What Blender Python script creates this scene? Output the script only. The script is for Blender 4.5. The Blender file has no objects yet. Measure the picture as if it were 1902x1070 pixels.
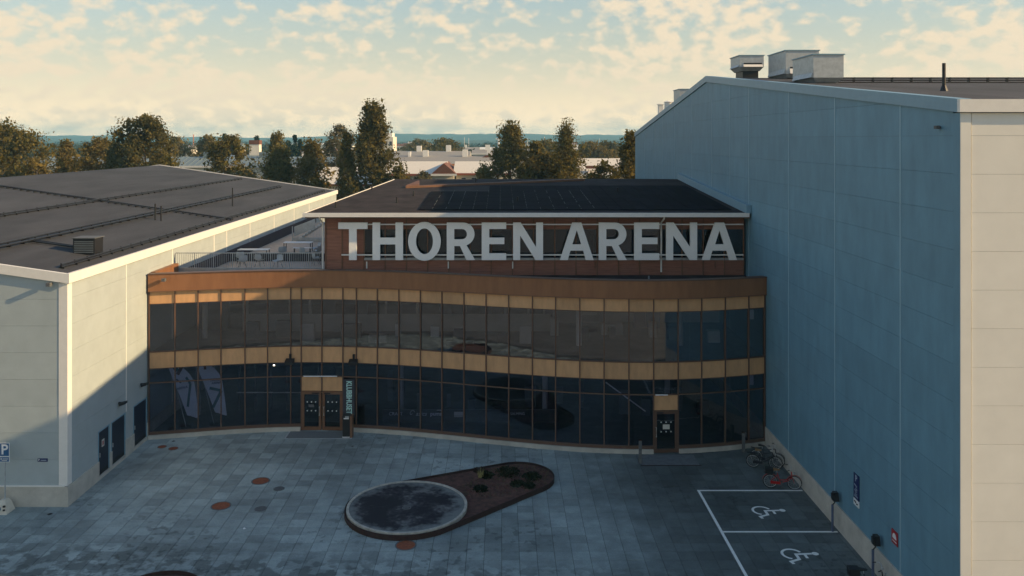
import bpy, bmesh, math, random
import numpy as np
from mathutils import Vector, Matrix
random.seed(7)
S = bpy.context.scene
COL = S.collection
R = math.radians

# ------------------------------------------------------------------ camera
cd = bpy.data.cameras.new('camera'); cam = bpy.data.objects.new('camera', cd); COL.objects.link(cam)
cam.location = (0, 0, 16.5); cam.rotation_euler = (R(90), 0, 0)
cd.sensor_width = 36.0; cd.lens = 1560 / 1902 * 36
cd.shift_x = 19 / 1902; cd.shift_y = -277 / 1902
cd.clip_start = 0.5; cd.clip_end = 12000
S.camera = cam

# ------------------------------------------------------------------ sky, sun, exposure
SUN = Vector((1.0, -0.17, 0.42)).normalized()
EL = math.asin(SUN.z); AZ = math.atan2(SUN.x, SUN.y)
w = bpy.data.worlds.new('World'); S.world = w; w.use_nodes = True
nt = w.node_tree; nt.nodes.clear()
def N(t, **k):
    n = nt.nodes.new(t)
    for a, b in k.items(): setattr(n, a, b)
    return n
L = lambda a, b: nt.links.new(a, b)
def M(op, a, b=None, c=None, clamp=False):
    n = N('ShaderNodeMath', operation=op, use_clamp=clamp)
    for i, v in enumerate((a, b, c)):
        if v is None: continue
        if isinstance(v, (int, float)): n.inputs[i].default_value = v
        else: L(v, n.inputs[i])
    return n.outputs[0]
sky = N('ShaderNodeTexSky', sky_type='NISHITA', sun_disc=False)
sky.sun_elevation = EL; sky.sun_rotation = AZ; sky.altitude = 50
sky.air_density = 1.2; sky.dust_density = 0.2; sky.ozone_density = 1.6
tc = N('ShaderNodeTexCoord'); sx = N('ShaderNodeSeparateXYZ'); L(tc.outputs['Generated'], sx.inputs[0])
zc = M('MAXIMUM', sx.outputs[2], 0.0)
den = M('ADD', zc, 0.55)
cx = M('DIVIDE', sx.outputs[0], den); cy = M('DIVIDE', sx.outputs[1], den)
cv = N('ShaderNodeCombineXYZ'); L(cx, cv.inputs[0]); L(cy, cv.inputs[1]); cv.inputs[2].default_value = 3.7
n1 = N('ShaderNodeTexNoise'); L(cv.outputs[0], n1.inputs['Vector']); n1.inputs['Scale'].default_value = 27.0
n1.inputs['Detail'].default_value = 4; n1.inputs['Roughness'].default_value = 0.5
n2 = N('ShaderNodeTexNoise'); L(cv.outputs[0], n2.inputs['Vector']); n2.inputs['Scale'].default_value = 5.0
n2.inputs['Detail'].default_value = 3
cl = M('ADD', M('MULTIPLY', n1.outputs['Fac'], 0.58), M('MULTIPLY', n2.outputs['Fac'], 0.42))
clr = N('ShaderNodeMapRange', interpolation_type='SMOOTHSTEP'); L(cl, clr.inputs['Value'])
clr.inputs['From Min'].default_value = 0.44; clr.inputs['From Max'].default_value = 0.585
clr.inputs['To Max'].default_value = 0.92
# clouds thin out towards the zenith; haze thickens towards the horizon
thin = N('ShaderNodeMapRange', interpolation_type='SMOOTHSTEP'); L(zc, thin.inputs['Value'])
thin.inputs['From Min'].default_value = 0.18; thin.inputs['From Max'].default_value = 0.42
thin.inputs['To Min'].default_value = 1.0; thin.inputs['To Max'].default_value = 0.08
cm = M('MULTIPLY', clr.outputs[0], thin.outputs[0])
hz = M('POWER', 2.718, M('MULTIPLY', zc, -14.0))
hz2 = M('POWER', 2.718, M('MULTIPLY', M('MULTIPLY', zc, zc), -22.0))
bgs = N('ShaderNodeBackground'); L(sky.outputs[0], bgs.inputs[0]); bgs.inputs[1].default_value = 0.10
bgh = N('ShaderNodeBackground'); bgh.inputs[0].default_value = (1.14, 0.81, 0.49, 1); bgh.inputs[1].default_value = 0.95
bgc = N('ShaderNodeBackground'); bgc.inputs[0].default_value = (0.95, 0.78, 0.56, 1); bgc.inputs[1].default_value = 0.63
bgt = N('ShaderNodeBackground'); bgt.inputs[0].default_value = (0.24, 0.45, 0.46, 1); bgt.inputs[1].default_value = 0.46
mt_ = N('ShaderNodeMixShader'); L(M('MULTIPLY', hz2, 0.85), mt_.inputs[0]); L(bgs.outputs[0], mt_.inputs[1]); L(bgt.outputs[0], mt_.inputs[2])
mh = N('ShaderNodeMixShader'); L(M('MULTIPLY', hz, 0.97), mh.inputs[0]); L(mt_.outputs[0], mh.inputs[1]); L(bgh.outputs[0], mh.inputs[2])
mc = N('ShaderNodeMixShader'); L(cm, mc.inputs[0]); L(mh.outputs[0], mc.inputs[1]); L(bgc.outputs[0], mc.inputs[2])
out = N('ShaderNodeOutputWorld'); L(mc.outputs[0], out.inputs[0])

sl = bpy.data.lights.new('sun', 'SUN'); sl.energy = 4.0; sl.angle = R(0.5); sl.color = (1.0, 0.71, 0.385)
so = bpy.data.objects.new('sun', sl); COL.objects.link(so)
so.rotation_euler = SUN.to_track_quat('Z', 'Y').to_euler()
vs = S.view_settings; vs.view_transform = 'Standard'; vs.look = 'None'; vs.exposure = 0.7; vs.gamma = 1.0
vs.use_curve_mapping = False

# ------------------------------------------------------------------ materials
MATS = {}
def mat(name, col, rough=0.8, metal=0.0, var=0.15, scale=3.0, rnd=0.0, bump=0.0, bscale=30.0, spec=None, detail=6, stretch=None):
    if name in MATS: return MATS[name]
    m = bpy.data.materials.new(name); m.use_nodes = True; t = m.node_tree
    b = t.nodes['Principled BSDF']; b.inputs['Roughness'].default_value = rough; b.inputs['Metallic'].default_value = metal
    if spec is not None: b.inputs['Specular IOR Level'].default_value = spec
    g = t.nodes.new('ShaderNodeNewGeometry')
    vec = g.outputs['Position']
    if stretch:
        mp = t.nodes.new('ShaderNodeMapping'); mp.inputs['Scale'].default_value = stretch
        t.links.new(vec, mp.inputs[0]); vec = mp.outputs[0]
    n = t.nodes.new('ShaderNodeTexNoise'); n.inputs['Scale'].default_value = scale; n.inputs['Detail'].default_value = detail
    n.inputs['Roughness'].default_value = 0.6
    t.links.new(vec, n.inputs['Vector'])
    mr = t.nodes.new('ShaderNodeMapRange'); t.links.new(n.outputs['Fac'], mr.inputs['Value'])
    mr.inputs['From Min'].default_value = 0.3; mr.inputs['From Max'].default_value = 0.7
    mr.inputs['To Min'].default_value = 1 - var; mr.inputs['To Max'].default_value = 1 + var
    fac = mr.outputs[0]
    if rnd:
        oi = t.nodes.new('ShaderNodeObjectInfo'); m2 = t.nodes.new('ShaderNodeMapRange')
        t.links.new(oi.outputs['Random'], m2.inputs['Value']); m2.inputs['To Min'].default_value = 1 - rnd; m2.inputs['To Max'].default_value = 1 + rnd
        mm = t.nodes.new('ShaderNodeMath'); mm.operation = 'MULTIPLY'; t.links.new(fac, mm.inputs[0]); t.links.new(m2.outputs[0], mm.inputs[1]); fac = mm.outputs[0]
    vm = t.nodes.new('ShaderNodeVectorMath'); vm.operation = 'SCALE'; vm.inputs[0].default_value = col[:3]
    t.links.new(fac, vm.inputs['Scale']); t.links.new(vm.outputs[0], b.inputs['Base Color'])
    if bump:
        bn = t.nodes.new('ShaderNodeTexNoise'); bn.inputs['Scale'].default_value = bscale; bn.inputs['Detail'].default_value = 4
        t.links.new(g.outputs['Position'], bn.inputs['Vector'])
        bp = t.nodes.new('ShaderNodeBump'); bp.inputs['Strength'].default_value = bump; bp.inputs['Distance'].default_value = 0.02
        t.links.new(bn.outputs['Fac'], bp.inputs['Height']); t.links.new(bp.outputs[0], b.inputs['Normal'])
    MATS[name] = m; return m

WALL_BLUE = mat('blue_grey_panel', (0.134, 0.272, 0.350), 0.55, var=0.11, scale=1.6, rnd=0.04, bump=0.2, bscale=9, stretch=(1, 1, 0.35))
WALL_GREY = mat('pale_grey_panel', (0.395, 0.445, 0.44), 0.55, var=0.06, scale=1.2, rnd=0.02, bump=0.1, bscale=14)
WALL_CREAM = mat('cream_panel', (0.80, 0.77, 0.68), 0.5, var=0.04, scale=1.0, rnd=0.015, bump=0.05)
TRIM_WHITE = mat('white_trim', (0.80, 0.77, 0.70), 0.45, var=0.04)
TRIM_GREY = mat('grey_blue_trim', (0.19, 0.33, 0.41), 0.45, var=0.05)
JOINT = mat('dark_joint', (0.12, 0.14, 0.15), 0.8, var=0.1)
CONC = mat('plinth_concrete', (0.50, 0.47, 0.40), 0.85, var=0.16, scale=1.6, bump=0.15, bscale=40)
FELT = mat('black_roof_felt', (0.041, 0.041, 0.045), 0.85, var=0.42, scale=0.55, bump=0.35, bscale=40, stretch=(1, 0.22, 1))
FELT2 = mat('roof_felt_brown', (0.046, 0.038, 0.037), 0.95, spec=0.1, var=0.35, scale=0.8, bump=0.3, bscale=60)
BLACK = mat('black_metal', (0.012, 0.012, 0.014), 0.5, var=0.2)
BRIGHT_STRIP = mat('pale_joint_strip', (0.30, 0.46, 0.53), 0.45, var=0.04)
DARKBLUE = mat('dark_blue_door', (0.012, 0.016, 0.035), 0.45, var=0.15)
BRONZE = mat('bronze_mullion', (0.13, 0.072, 0.048), 0.5, metal=0.15, var=0.12)
TAN = mat('tan_spandrel', (0.60, 0.345, 0.165), 0.5, metal=0.0, var=0.12, scale=2.2, rnd=0.10, stretch=(1.5, 1.5, 0.5))
FASCIA = mat('brown_fascia', (0.275, 0.125, 0.055), 0.5, metal=0.15, var=0.14, scale=2.0, stretch=(1.3, 1.3, 0.25))
WOOD = mat('red_brown_cladding', (0.29, 0.122, 0.076), 0.7, var=0.25, scale=2.5, rnd=0.08, stretch=(0.6, 1, 9))
COPPER = mat('copper_batten', (0.20, 0.10, 0.055), 0.55, metal=0.2, var=0.12)
LETTER = mat('white_letter', (0.96, 0.94, 0.88), 0.5, var=0.02)
GALV = mat('galvanised_steel', (0.42, 0.45, 0.46), 0.45, metal=0.35, var=0.15, scale=4)
ALU = mat('brushed_aluminium', (0.62, 0.62, 0.60), 0.35, metal=0.7, var=0.08)
INT_WALL = mat('interior_wall', (0.50, 0.48, 0.44), 0.9, var=0.1, scale=0.8)
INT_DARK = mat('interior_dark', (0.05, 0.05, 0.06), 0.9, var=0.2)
INT_FLOOR = mat('interior_floor', (0.09, 0.10, 0.12), 0.6, var=0.3, scale=2)
TERR = mat('terrace_tile', (0.52, 0.42, 0.34), 0.8, var=0.12, scale=3)
WHITE_PAINT = mat('white_road_paint', (0.92, 0.92, 0.86), 0.8, var=0.1, scale=9)
SIGN_BLUE = mat('sign_blue', (0.012, 0.10, 0.24), 0.4, var=0.04)
NAVY = mat('sign_navy', (0.01, 0.02, 0.10), 0.4, var=0.04)
RED = mat('sign_red', (0.35, 0.012, 0.02), 0.4, var=0.05)
WHITE = mat('plain_white', (0.78, 0.78, 0.76), 0.5, var=0.03)
PAPER = mat('poster_paper', (0.62, 0.60, 0.52), 0.7, var=0.1)
CORTEN = mat('corten_steel', (0.034, 0.013, 0.010), 0.9, var=0.3, scale=6)
SOIL = mat('planter_soil', (0.10, 0.045, 0.034), 1.0, var=0.55, scale=4, bump=0.8, bscale=25)
RUST = mat('rusty_iron', (0.26, 0.075, 0.032), 0.8, var=0.3, scale=10, bump=0.4, bscale=40)
IRON = mat('grey_iron', (0.11, 0.115, 0.115), 0.7, var=0.25, scale=12)
RUBBER = mat('black_rubber', (0.012, 0.012, 0.013), 0.8, var=0.1)
BIKE_RED = mat('bicycle_red', (0.42, 0.012, 0.012), 0.3, var=0.05)
BIKE_DARK = mat('bicycle_dark', (0.015, 0.015, 0.022), 0.35, var=0.05)
LEATHER = mat('brown_leather', (0.30, 0.17, 0.07), 0.5, var=0.1)
PLASTIC = mat('pale_grey_plastic', (0.42, 0.48, 0.52), 0.5, var=0.04)
TEAL = mat('teal_print', (0.02, 0.14, 0.14), 0.7, var=0.05)
MINT = mat('mint_lettering', (0.50, 0.78, 0.70), 0.5, var=0.02)
CLOTH = mat('flag_cloth', (0.82, 0.85, 0.82), 0.9, var=0.06)
BARK = mat('bark', (0.09, 0.065, 0.045), 0.9, var=0.3, scale=5)
MATDOOR = mat('entrance_mat', (0.15, 0.165, 0.17), 0.95, var=0.2, scale=20)

def glass_mat(name, tint, refl, rough=0.015):
    m = bpy.data.materials.new(name); m.use_nodes = True; t = m.node_tree; t.nodes.clear()
    tr = t.nodes.new('ShaderNodeBsdfTransparent'); tr.inputs[0].default_value = (*tint, 1)
    gl = t.nodes.new('ShaderNodeBsdfGlossy'); gl.inputs['Roughness'].default_value = rough; gl.inputs[0].default_value = (0.9, 0.95, 1.0, 1)
    fr = t.nodes.new('ShaderNodeFresnel'); fr.inputs[0].default_value = 1.5
    ma = t.nodes.new('ShaderNodeMath'); ma.operation = 'MULTIPLY_ADD'; ma.use_clamp = True
    t.links.new(fr.outputs[0], ma.inputs[0]); ma.inputs[1].default_value = 1.0; ma.inputs[2].default_value = refl
    g = t.nodes.new('ShaderNodeNewGeometry'); nz = t.nodes.new('ShaderNodeTexNoise'); nz.inputs['Scale'].default_value = 0.7
    t.links.new(g.outputs['Position'], nz.inputs['Vector'])
    bp = t.nodes.new('ShaderNodeBump'); bp.inputs['Strength'].default_value = 0.05; bp.inputs['Distance'].default_value = 0.12
    t.links.new(nz.outputs[0], bp.inputs['Height']); t.links.new(bp.outputs[0], gl.inputs['Normal'])
    mx = t.nodes.new('ShaderNodeMixShader'); t.links.new(ma.outputs[0], mx.inputs[0]); t.links.new(tr.outputs[0], mx.inputs[1]); t.links.new(gl.outputs[0], mx.inputs[2])
    o = t.nodes.new('ShaderNodeOutputMaterial'); t.links.new(mx.outputs[0], o.inputs[0]); return m
GLASS = glass_mat('tinted_facade_glass', (0.72, 0.74, 0.84), 0.022)
GLASS_U = glass_mat('upper_facade_glass', (0.80, 0.81, 0.85), 0.085)
GLASS_D = glass_mat('dark_window_glass', (0.40, 0.40, 0.46), 0.05)

def leaf_mat(name, c1, c2, trans=0.35):
    m = bpy.data.materials.new(name); m.use_nodes = True; t = m.node_tree; t.nodes.clear()
    g = t.nodes.new('ShaderNodeNewGeometry')
    nz = t.nodes.new('ShaderNodeTexNoise'); nz.inputs['Scale'].default_value = 0.5; t.links.new(g.outputs['Position'], nz.inputs['Vector'])
    ad = t.nodes.new('ShaderNodeMath'); ad.operation = 'MULTIPLY_ADD'; t.links.new(g.outputs['Random Per Island'], ad.inputs[0]); ad.inputs[1].default_value = 0.55
    sb = t.nodes.new('ShaderNodeMapRange'); t.links.new(nz.outputs[0], sb.inputs[0]); sb.inputs[1].default_value = 0.3; sb.inputs[2].default_value = 0.7; sb.inputs[4].default_value = 0.45
    t.links.new(sb.outputs[0], ad.inputs[2])
    mx = t.nodes.new('ShaderNodeMix'); mx.data_type = 'RGBA'; t.links.new(ad.outputs[0], mx.inputs[0])
    mx.inputs[6].default_value = (*c1, 1); mx.inputs[7].default_value = (*c2, 1)
    d = t.nodes.new('ShaderNodeBsdfDiffuse'); t.links.new(mx.outputs[2], d.inputs[0])
    tr = t.nodes.new('ShaderNodeBsdfTranslucent'); t.links.new(mx.outputs[2], tr.inputs[0])
    ms = t.nodes.new('ShaderNodeMixShader'); ms.inputs[0].default_value = trans
    t.links.new(d.outputs[0], ms.inputs[1]); t.links.new(tr.outputs[0], ms.inputs[2])
    o = t.nodes.new('ShaderNodeOutputMaterial'); t.links.new(ms.outputs[0], o.inputs[0]); return m
LEAF_OLIVE = leaf_mat('olive_leaves', (0.065, 0.070, 0.02), (0.24, 0.175, 0.05))
LEAF_DARK = leaf_mat('dark_green_leaves', (0.045, 0.055, 0.024), (0.20, 0.15, 0.045))
LEAF_GOLD = leaf_mat('golden_leaves', (0.095, 0.085, 0.025), (0.27, 0.19, 0.055))
LEAF_GREY = leaf_mat('grey_green_leaves', (0.08, 0.08, 0.045), (0.20, 0.165, 0.09))
LEAF_WOOD = leaf_mat('far_wood_leaves', (0.020, 0.032, 0.016), (0.07, 0.065, 0.028), 0.15)
LEAF_FIR = leaf_mat('spruce_needles', (0.012, 0.026, 0.020), (0.035, 0.050, 0.032), 0.1)
LEAF_SHRUB = leaf_mat('shrub_leaves', (0.010, 0.016, 0.010), (0.035, 0.040, 0.018), 0.15)

# ------------------------------------------------------------------ object helpers
WL = {}
def link(o, parent, wl):
    COL.objects.link(o); wl = Vector(wl)
    if parent is not None:
        o.parent = parent; o.location = wl - WL[parent.name]
    else: o.location = wl
    WL[o.name] = wl
def tag(o, label=None, cat=None, group=None, kind=None):
    for k, v in (('label', label), ('category', cat), ('group', group), ('kind', kind)):
        if v: o[k] = v
    return o
def empty(name, loc, label, cat, group=None):
    o = bpy.data.objects.new(name, None); o.empty_display_size = 0.3; link(o, None, loc); return tag(o, label, cat, group)
class MB:
    def __init__(s): s.v = []; s.f = []
    def add(s, v, f):
        n = len(s.v); s.v += [tuple(p) for p in v]; s.f += [tuple(i + n for i in q) for q in f]; return s
    def box(s, x0, x1, y0, y1, z0, z1):
        return s.add([(x0,y0,z0),(x1,y0,z0),(x1,y1,z0),(x0,y1,z0),(x0,y0,z1),(x1,y0,z1),(x1,y1,z1),(x0,y1,z1)],
            [(3,2,1,0),(4,5,6,7),(0,1,5,4),(1,2,6,5),(2,3,7,6),(3,0,4,7)])
    def hexa(s, lo, hi):   # two quads, lo and hi, same winding (ccw seen from hi side)
        return s.add(list(lo) + list(hi), [(3,2,1,0),(4,5,6,7),(0,1,5,4),(1,2,6,5),(2,3,7,6),(3,0,4,7)])
    def prism(s, poly, d):   # planar 3d polygon extruded by vector d (poly winding outward-facing opposite d)
        n = len(poly); a = [Vector(p) for p in poly]; b = [p + Vector(d) for p in a]
        return s.add(a + b, [tuple(range(n)), tuple(range(2*n-1, n-1, -1))] + [((i+1)%n, i, n+i, n+(i+1)%n) for i in range(n)])
    def tube(s, pts, r, n=8, closed=False):
        pts = [Vector(p) for p in pts]; rings = []; m = len(pts)
        for i, p in enumerate(pts):
            a = pts[i-1] if (i > 0 or closed) else p; b = pts[(i+1) % m] if (i < m-1 or closed) else p
            t = (b - a).normalized(); u = t.cross(Vector((0,0,1)))
            if u.length < 0.1: u = t.cross(Vector((1,0,0)))
            u.normalize(); v = t.cross(u); rr = r[i] if isinstance(r, (list, tuple)) else r
            rings.append([p + u*math.cos(2*math.pi*k/n)*rr + v*math.sin(2*math.pi*k/n)*rr for k in range(n)])
        base = len(s.v); s.v += [tuple(q) for g in rings for q in g]
        for i in range(m if closed else m-1):
            j = (i+1) % m
            for k in range(n): s.f.append((base+i*n+k, base+j*n+k, base+j*n+(k+1)%n, base+i*n+(k+1)%n))
        if not closed:
            s.f.append(tuple(base+k for k in range(n))); s.f.append(tuple(base+(m-1)*n+k for k in reversed(range(n))))
        return s
    def disc(s, c, r, z0, z1, n=32, r1=None):
        r1 = r if r1 is None else r1
        lo = [(c[0]+r*math.cos(2*math.pi*k/n), c[1]+r*math.sin(2*math.pi*k/n), z0) for k in range(n)]
        hi = [(c[0]+r1*math.cos(2*math.pi*k/n), c[1]+r1*math.sin(2*math.pi*k/n), z1) for k in range(n)]
        return s.add(lo+hi, [tuple(reversed(range(n))), tuple(range(n, 2*n))] + [(k, (k+1)%n, n+(k+1)%n, n+k) for k in range(n)])
    def wall_ring(s, outer, inner, z0, z1):
        n = len(outer)
        v = [(*p, z0) for p in outer] + [(*p, z1) for p in outer] + [(*p, z0) for p in inner] + [(*p, z1) for p in inner]
        f = []
        for k in range(n):
            j = (k+1) % n
            f += [(k, j, n+j, n+k), (2*n+j, 2*n+k, 3*n+k, 3*n+j), (n+k, n+j, 3*n+j, 3*n+k)]
        return s.add(v, f)
    def xf(s, m): s.v = [tuple(m @ Vector(p)) for p in s.v]; return s
    def build(s, name, m, parent=None, label=None, cat=None, group=None, kind=None, smooth=False, origin=None):
        v = np.array(s.v, float)
        if origin is None:
            c = (v.min(0) + v.max(0)) / 2
            if parent is None: c[2] = v[:, 2].min()
        else: c = np.array(origin, float)
        me = bpy.data.meshes.new(name); me.from_pydata((v - c).tolist(), [], s.f); me.update()
        if smooth: me.polygons.foreach_set('use_smooth', [True]*len(me.polygons))
        me.materials.append(m); o = bpy.data.objects.new(name, me); link(o, parent, c)
        return tag(o, label, cat, group, kind)
def bx(name, m, parent, *a, **k): return MB().box(*a).build(name, m, parent, **k)
def curve_mesh(splines, depth):
    cu = bpy.data.curves.new('tmp', 'CURVE'); cu.dimensions = '2D'; cu.fill_mode = 'BOTH'; cu.extrude = depth / 2
    for sp in splines:
        s = cu.splines.new('POLY'); s.points.add(len(sp)-1); s.use_cyclic_u = True
        for i, p in enumerate(sp): s.points[i].co = (p[0], p[1], 0, 1)
    return _tomesh(cu)
def _tomesh(cu):
    o = bpy.data.objects.new('tmp', cu); COL.objects.link(o); dg = bpy.context.evaluated_depsgraph_get()
    me = bpy.data.meshes.new_from_object(o.evaluated_get(dg)); bpy.data.objects.remove(o); bpy.data.curves.remove(cu)
    b = MB(); b.add([v.co[:] for v in me.vertices], [tuple(p.vertices) for p in me.polygons]); bpy.data.meshes.remove(me); return b
def text(t, size, depth=0.01, bold=0.0, align='CENTER', shear=0.0):
    cu = bpy.data.curves.new('tmp', 'FONT'); cu.body = t; cu.size = size; cu.extrude = depth / 2; cu.offset = bold
    cu.align_x = align; cu.align_y = 'CENTER'; cu.shear = shear; cu.resolution_u = 3; return _tomesh(cu)
FRONT = Matrix(((1,0,0,0),(0,0,-1,0),(0,1,0,0),(0,0,0,1)))      # text plane -> facing -Y
FACE_NX = Matrix(((0,0,-1,0),(-1,0,0,0),(0,1,0,0),(0,0,0,1)))   # facing -X, reading towards -Y
def T(x, y, z): return Matrix.Translation((x, y, z))
def dup(o, loc, rz=None, parent=None, label=None, mats=None):
    c = o.copy(); COL.objects.link(c)
    if parent is None:
        if loc is not None: c.location = loc
    else: c.parent = parent
    if rz is not None: c.rotation_euler = (0, 0, rz)
    if label: c['label'] = label
    for ch in o.children: dup(ch, None, None, c)
    return c
def subtract(rects, hole):
    out = []
    a0, a1, b0, b1 = hole
    for (x0, x1, z0, z1) in rects:
        if a1 <= x0 or a0 >= x1 or b1 <= z0 or b0 >= z1: out.append((x0, x1, z0, z1)); continue
        if a0 > x0: out.append((x0, a0, z0, z1))
        if a1 < x1: out.append((a1, x1, z0, z1))
        m0, m1 = max(x0, a0), min(x1, a1)
        if b1 < z1: out.append((m0, m1, b1, z1))
        if b0 > z0: out.append((m0, m1, z0, b0))
    return out
def clip(poly, a, b, c):   # keep a*x+b*y<=c
    r = []
    for i, p in enumerate(poly):
        q = poly[(i+1) % len(poly)]; dp = a*p[0]+b*p[1]-c; dq = a*q[0]+b*q[1]-c
        if dp <= 0: r.append(p)
        if (dp < 0 < dq) or (dq < 0 < dp):
            t = dp/(dp-dq); r.append((p[0]+t*(q[0]-p[0]), p[1]+t*(q[1]-p[1])))
    return r
# ================================================================== SETTING: ground
def ground_mat():
    m = mat('far_ground', (0.07, 0.075, 0.03), 1.0, var=0.5, scale=0.02); return m
MB().add([(-4150,-1480,-0.12),(4150,-1480,-0.12),(4150,3560,-0.12),(-4150,3560,-0.12)], [(0,1,2,3)]).build('ground', ground_mat(), kind='structure', origin=(0,0,-0.12))
ASPH = mat('worn_asphalt', (0.125, 0.125, 0.122), 0.9, var=0.35, scale=0.5, bump=0.3, bscale=40)
bx('forecourt_road', ASPH, None, -140, 60, -90, 26.0, -0.11, -0.012, kind='structure')
def slab_mat():
    m = bpy.data.materials.new('grey_paving_slab'); m.use_nodes = True; t = m.node_tree; b = t.nodes['Principled BSDF']
    b.inputs['Roughness'].default_value = 0.8
    def nn(ty, **k):
        n = t.nodes.new(ty)
        for a, c in k.items(): setattr(n, a, c)
        return n
    g = nn('ShaderNodeNewGeometry'); P = g.outputs['Position']
    sc = nn('ShaderNodeVectorMath', operation='MULTIPLY_ADD'); t.links.new(P, sc.inputs[0]); sc.inputs[1].default_value = (1/0.7, 1/0.7, 0); sc.inputs[2].default_value = (100, 0, 0)
    fl = nn('ShaderNodeVectorMath', operation='FLOOR'); t.links.new(sc.outputs[0], fl.inputs[0])
    wn = nn('ShaderNodeTexWhiteNoise', noise_dimensions='2D'); t.links.new(fl.outputs[0], wn.inputs[0])
    def noise(s, d=5, r=0.6):
        n = nn('ShaderNodeTexNoise'); n.inputs['Scale'].default_value = s; n.inputs['Detail'].default_value = d; n.inputs['Roughness'].default_value = r
        t.links.new(P, n.inputs['Vector']); return n.outputs['Fac']
    def mr(v, a, c, lo, hi):
        n = nn('ShaderNodeMapRange'); t.links.new(v, n.inputs[0])
        for i, q in enumerate((a, c, lo, hi)): n.inputs[i+1].default_value = q
        return n.outputs[0]
    def mul(a, c):
        n = nn('ShaderNodeMath', operation='MULTIPLY'); t.links.new(a, n.inputs[0]); t.links.new(c, n.inputs[1]); return n.outputs[0]
    f = mr(wn.outputs['Value'], 0, 1, 0.78, 1.16)
    f = mul(f, mr(noise(0.16, 3), 0.35, 0.65, 0.70, 1.20))      # large patches of wear
    f = mul(f, mr(noise(1.7, 6), 0.3, 0.7, 0.82, 1.14))
    f = mul(f, mr(noise(14, 4, 0.7), 0.3, 0.7, 0.86, 1.12))
    # damp corners: dark stains in patches in the lower-left of the plaza and scattered slabs
    st = mr(noise(2.6, 3, 0.5), 0.56, 0.62, 1.0, 0.62)
    pa = mr(noise(0.11, 2), 0.50, 0.60, 0.0, 1.0)
    mx = nn('ShaderNodeMix'); t.links.new(pa, mx.inputs[0]); mx.inputs[2].default_value = 1.0; t.links.new(st, mx.inputs[3])
    f = mul(f, mx.outputs[0])
    # the driving lane and bays on the hall side are laid in darker slabs
    sp = nn('ShaderNodeSeparateXYZ'); t.links.new(fl.outputs[0], sp.inputs[0])
    jit = nn('ShaderNodeMath', operation='MULTIPLY_ADD'); t.links.new(wn.outputs['Value'], jit.inputs[0]); jit.inputs[1].default_value = 2.5; t.links.new(sp.outputs[0], jit.inputs[2])
    jn = nn('ShaderNodeMath', operation='MULTIPLY_ADD'); t.links.new(noise(0.5, 3), jn.inputs[0]); jn.inputs[1].default_value = 9.0; t.links.new(jit.outputs[0], jn.inputs[2])
    f = mul(f, mr(jn.outputs[0], 110.0, 115.5, 1.0, 0.40))
    # damp, dirt-stained slabs by the road edge
    spw = nn('ShaderNodeSeparateXYZ'); t.links.new(P, spw.inputs[0])
    ed = nn('ShaderNodeMath', operation='MULTIPLY_ADD'); t.links.new(spw.outputs[0], ed.inputs[0]); ed.inputs[1].default_value = 0.10; t.links.new(spw.outputs[1], ed.inputs[2])
    near = mr(ed.outputs[0], 31.6, 33.2, 1.0, 0.0)
    sn = mr(noise(1.5, 4, 0.5), 0.47, 0.54, 0.52, 1.0)
    m3 = nn('ShaderNodeMix'); t.links.new(near, m3.inputs[0]); m3.inputs[2].default_value = 1.0; t.links.new(sn, m3.inputs[3])
    f = mul(f, m3.outputs[0])
    c = nn('ShaderNodeVectorMath', operation='SCALE'); c.inputs[0].default_value = (0.30, 0.355, 0.345); t.links.new(f, c.inputs['Scale'])
    t.links.new(c.outputs[0], b.inputs['Base Color'])
    bn = nn('ShaderNodeBump'); bn.inputs['Strength'].default_value = 0.25; bn.inputs['Distance'].default_value = 0.02; t.links.new(noise(30), bn.inputs['Height']); t.links.new(bn.outputs[0], b.inputs['Normal'])
    return m
SLAB = slab_mat()
BED = mat('joint_sand', (0.045, 0.048, 0.05), 1.0, var=0.2)
plaza = MB().add([(-45.5,26,-0.022),(14.7,26,-0.022),(14.7,49,-0.022),(-45.5,49,-0.022)], [(0,1,2,3)]).build('plaza_paving', BED, kind='structure')
PTS = np.array([(-19.4,46.2),(-15.5,47.05),(-11.5,47.55),(-8.3,47.4),(-4.65,46.75),(.35,45.25),(4.8,44.4),(7.35,44.1),(8.7,44.1),(11.7,44.6),(14.24,45.3)])
CF = np.polyfit(PTS[:,0], PTS[:,1], 6)
def Yc(x): return float(np.polyval(CF, x))
def slab_box(mb, cx, cy, h=0.343, dz=0.0, b=0.014):
    lo = [(cx-h,cy-h,-0.02),(cx+h,cy-h,-0.02),(cx+h,cy+h,-0.02),(cx-h,cy+h,-0.02)]
    k = h - b; md = [(cx-h,cy-h,dz-0.009),(cx+h,cy-h,dz-0.009),(cx+h,cy+h,dz-0.009),(cx-h,cy+h,dz-0.009)]
    hi = [(cx-k,cy-k,dz),(cx+k,cy-k,dz),(cx+k,cy+k,dz),(cx-k,cy+k,dz)]
    q = [(0,1,5,4),(1,2,6,5),(2,3,7,6),(3,0,4,7),(4,5,9,8),(5,6,10,9),(6,7,11,10),(7,4,8,11),(8,9,10,11)]
    mb.add(lo+md+hi, q)
sl_protos = []
rs = random.Random(3)
stuffmb = MB(); nind = 0
cells = []
for j in range(int(26/0.7)+1, int(48.3/0.7)+1):
    for i in range(-64, 21):
        cx, cy = (i+0.5)*0.7, (j+0.5)*0.7
        if cx > 14.5: continue
        if cx < -20.0 and cy > 38.2: continue
        if cx > -20.0 and cy > Yc(max(cx,-19.4)) + 0.7: continue
        cells.append((cx, cy))
vis = [c for c in cells if c[1] > 31.9 and abs((c[0])*1560/c[1]) < 965 and c[0] < 14.1 and math.hypot(c[0]+4.19, c[1]-37.2) > 2.8]
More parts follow.
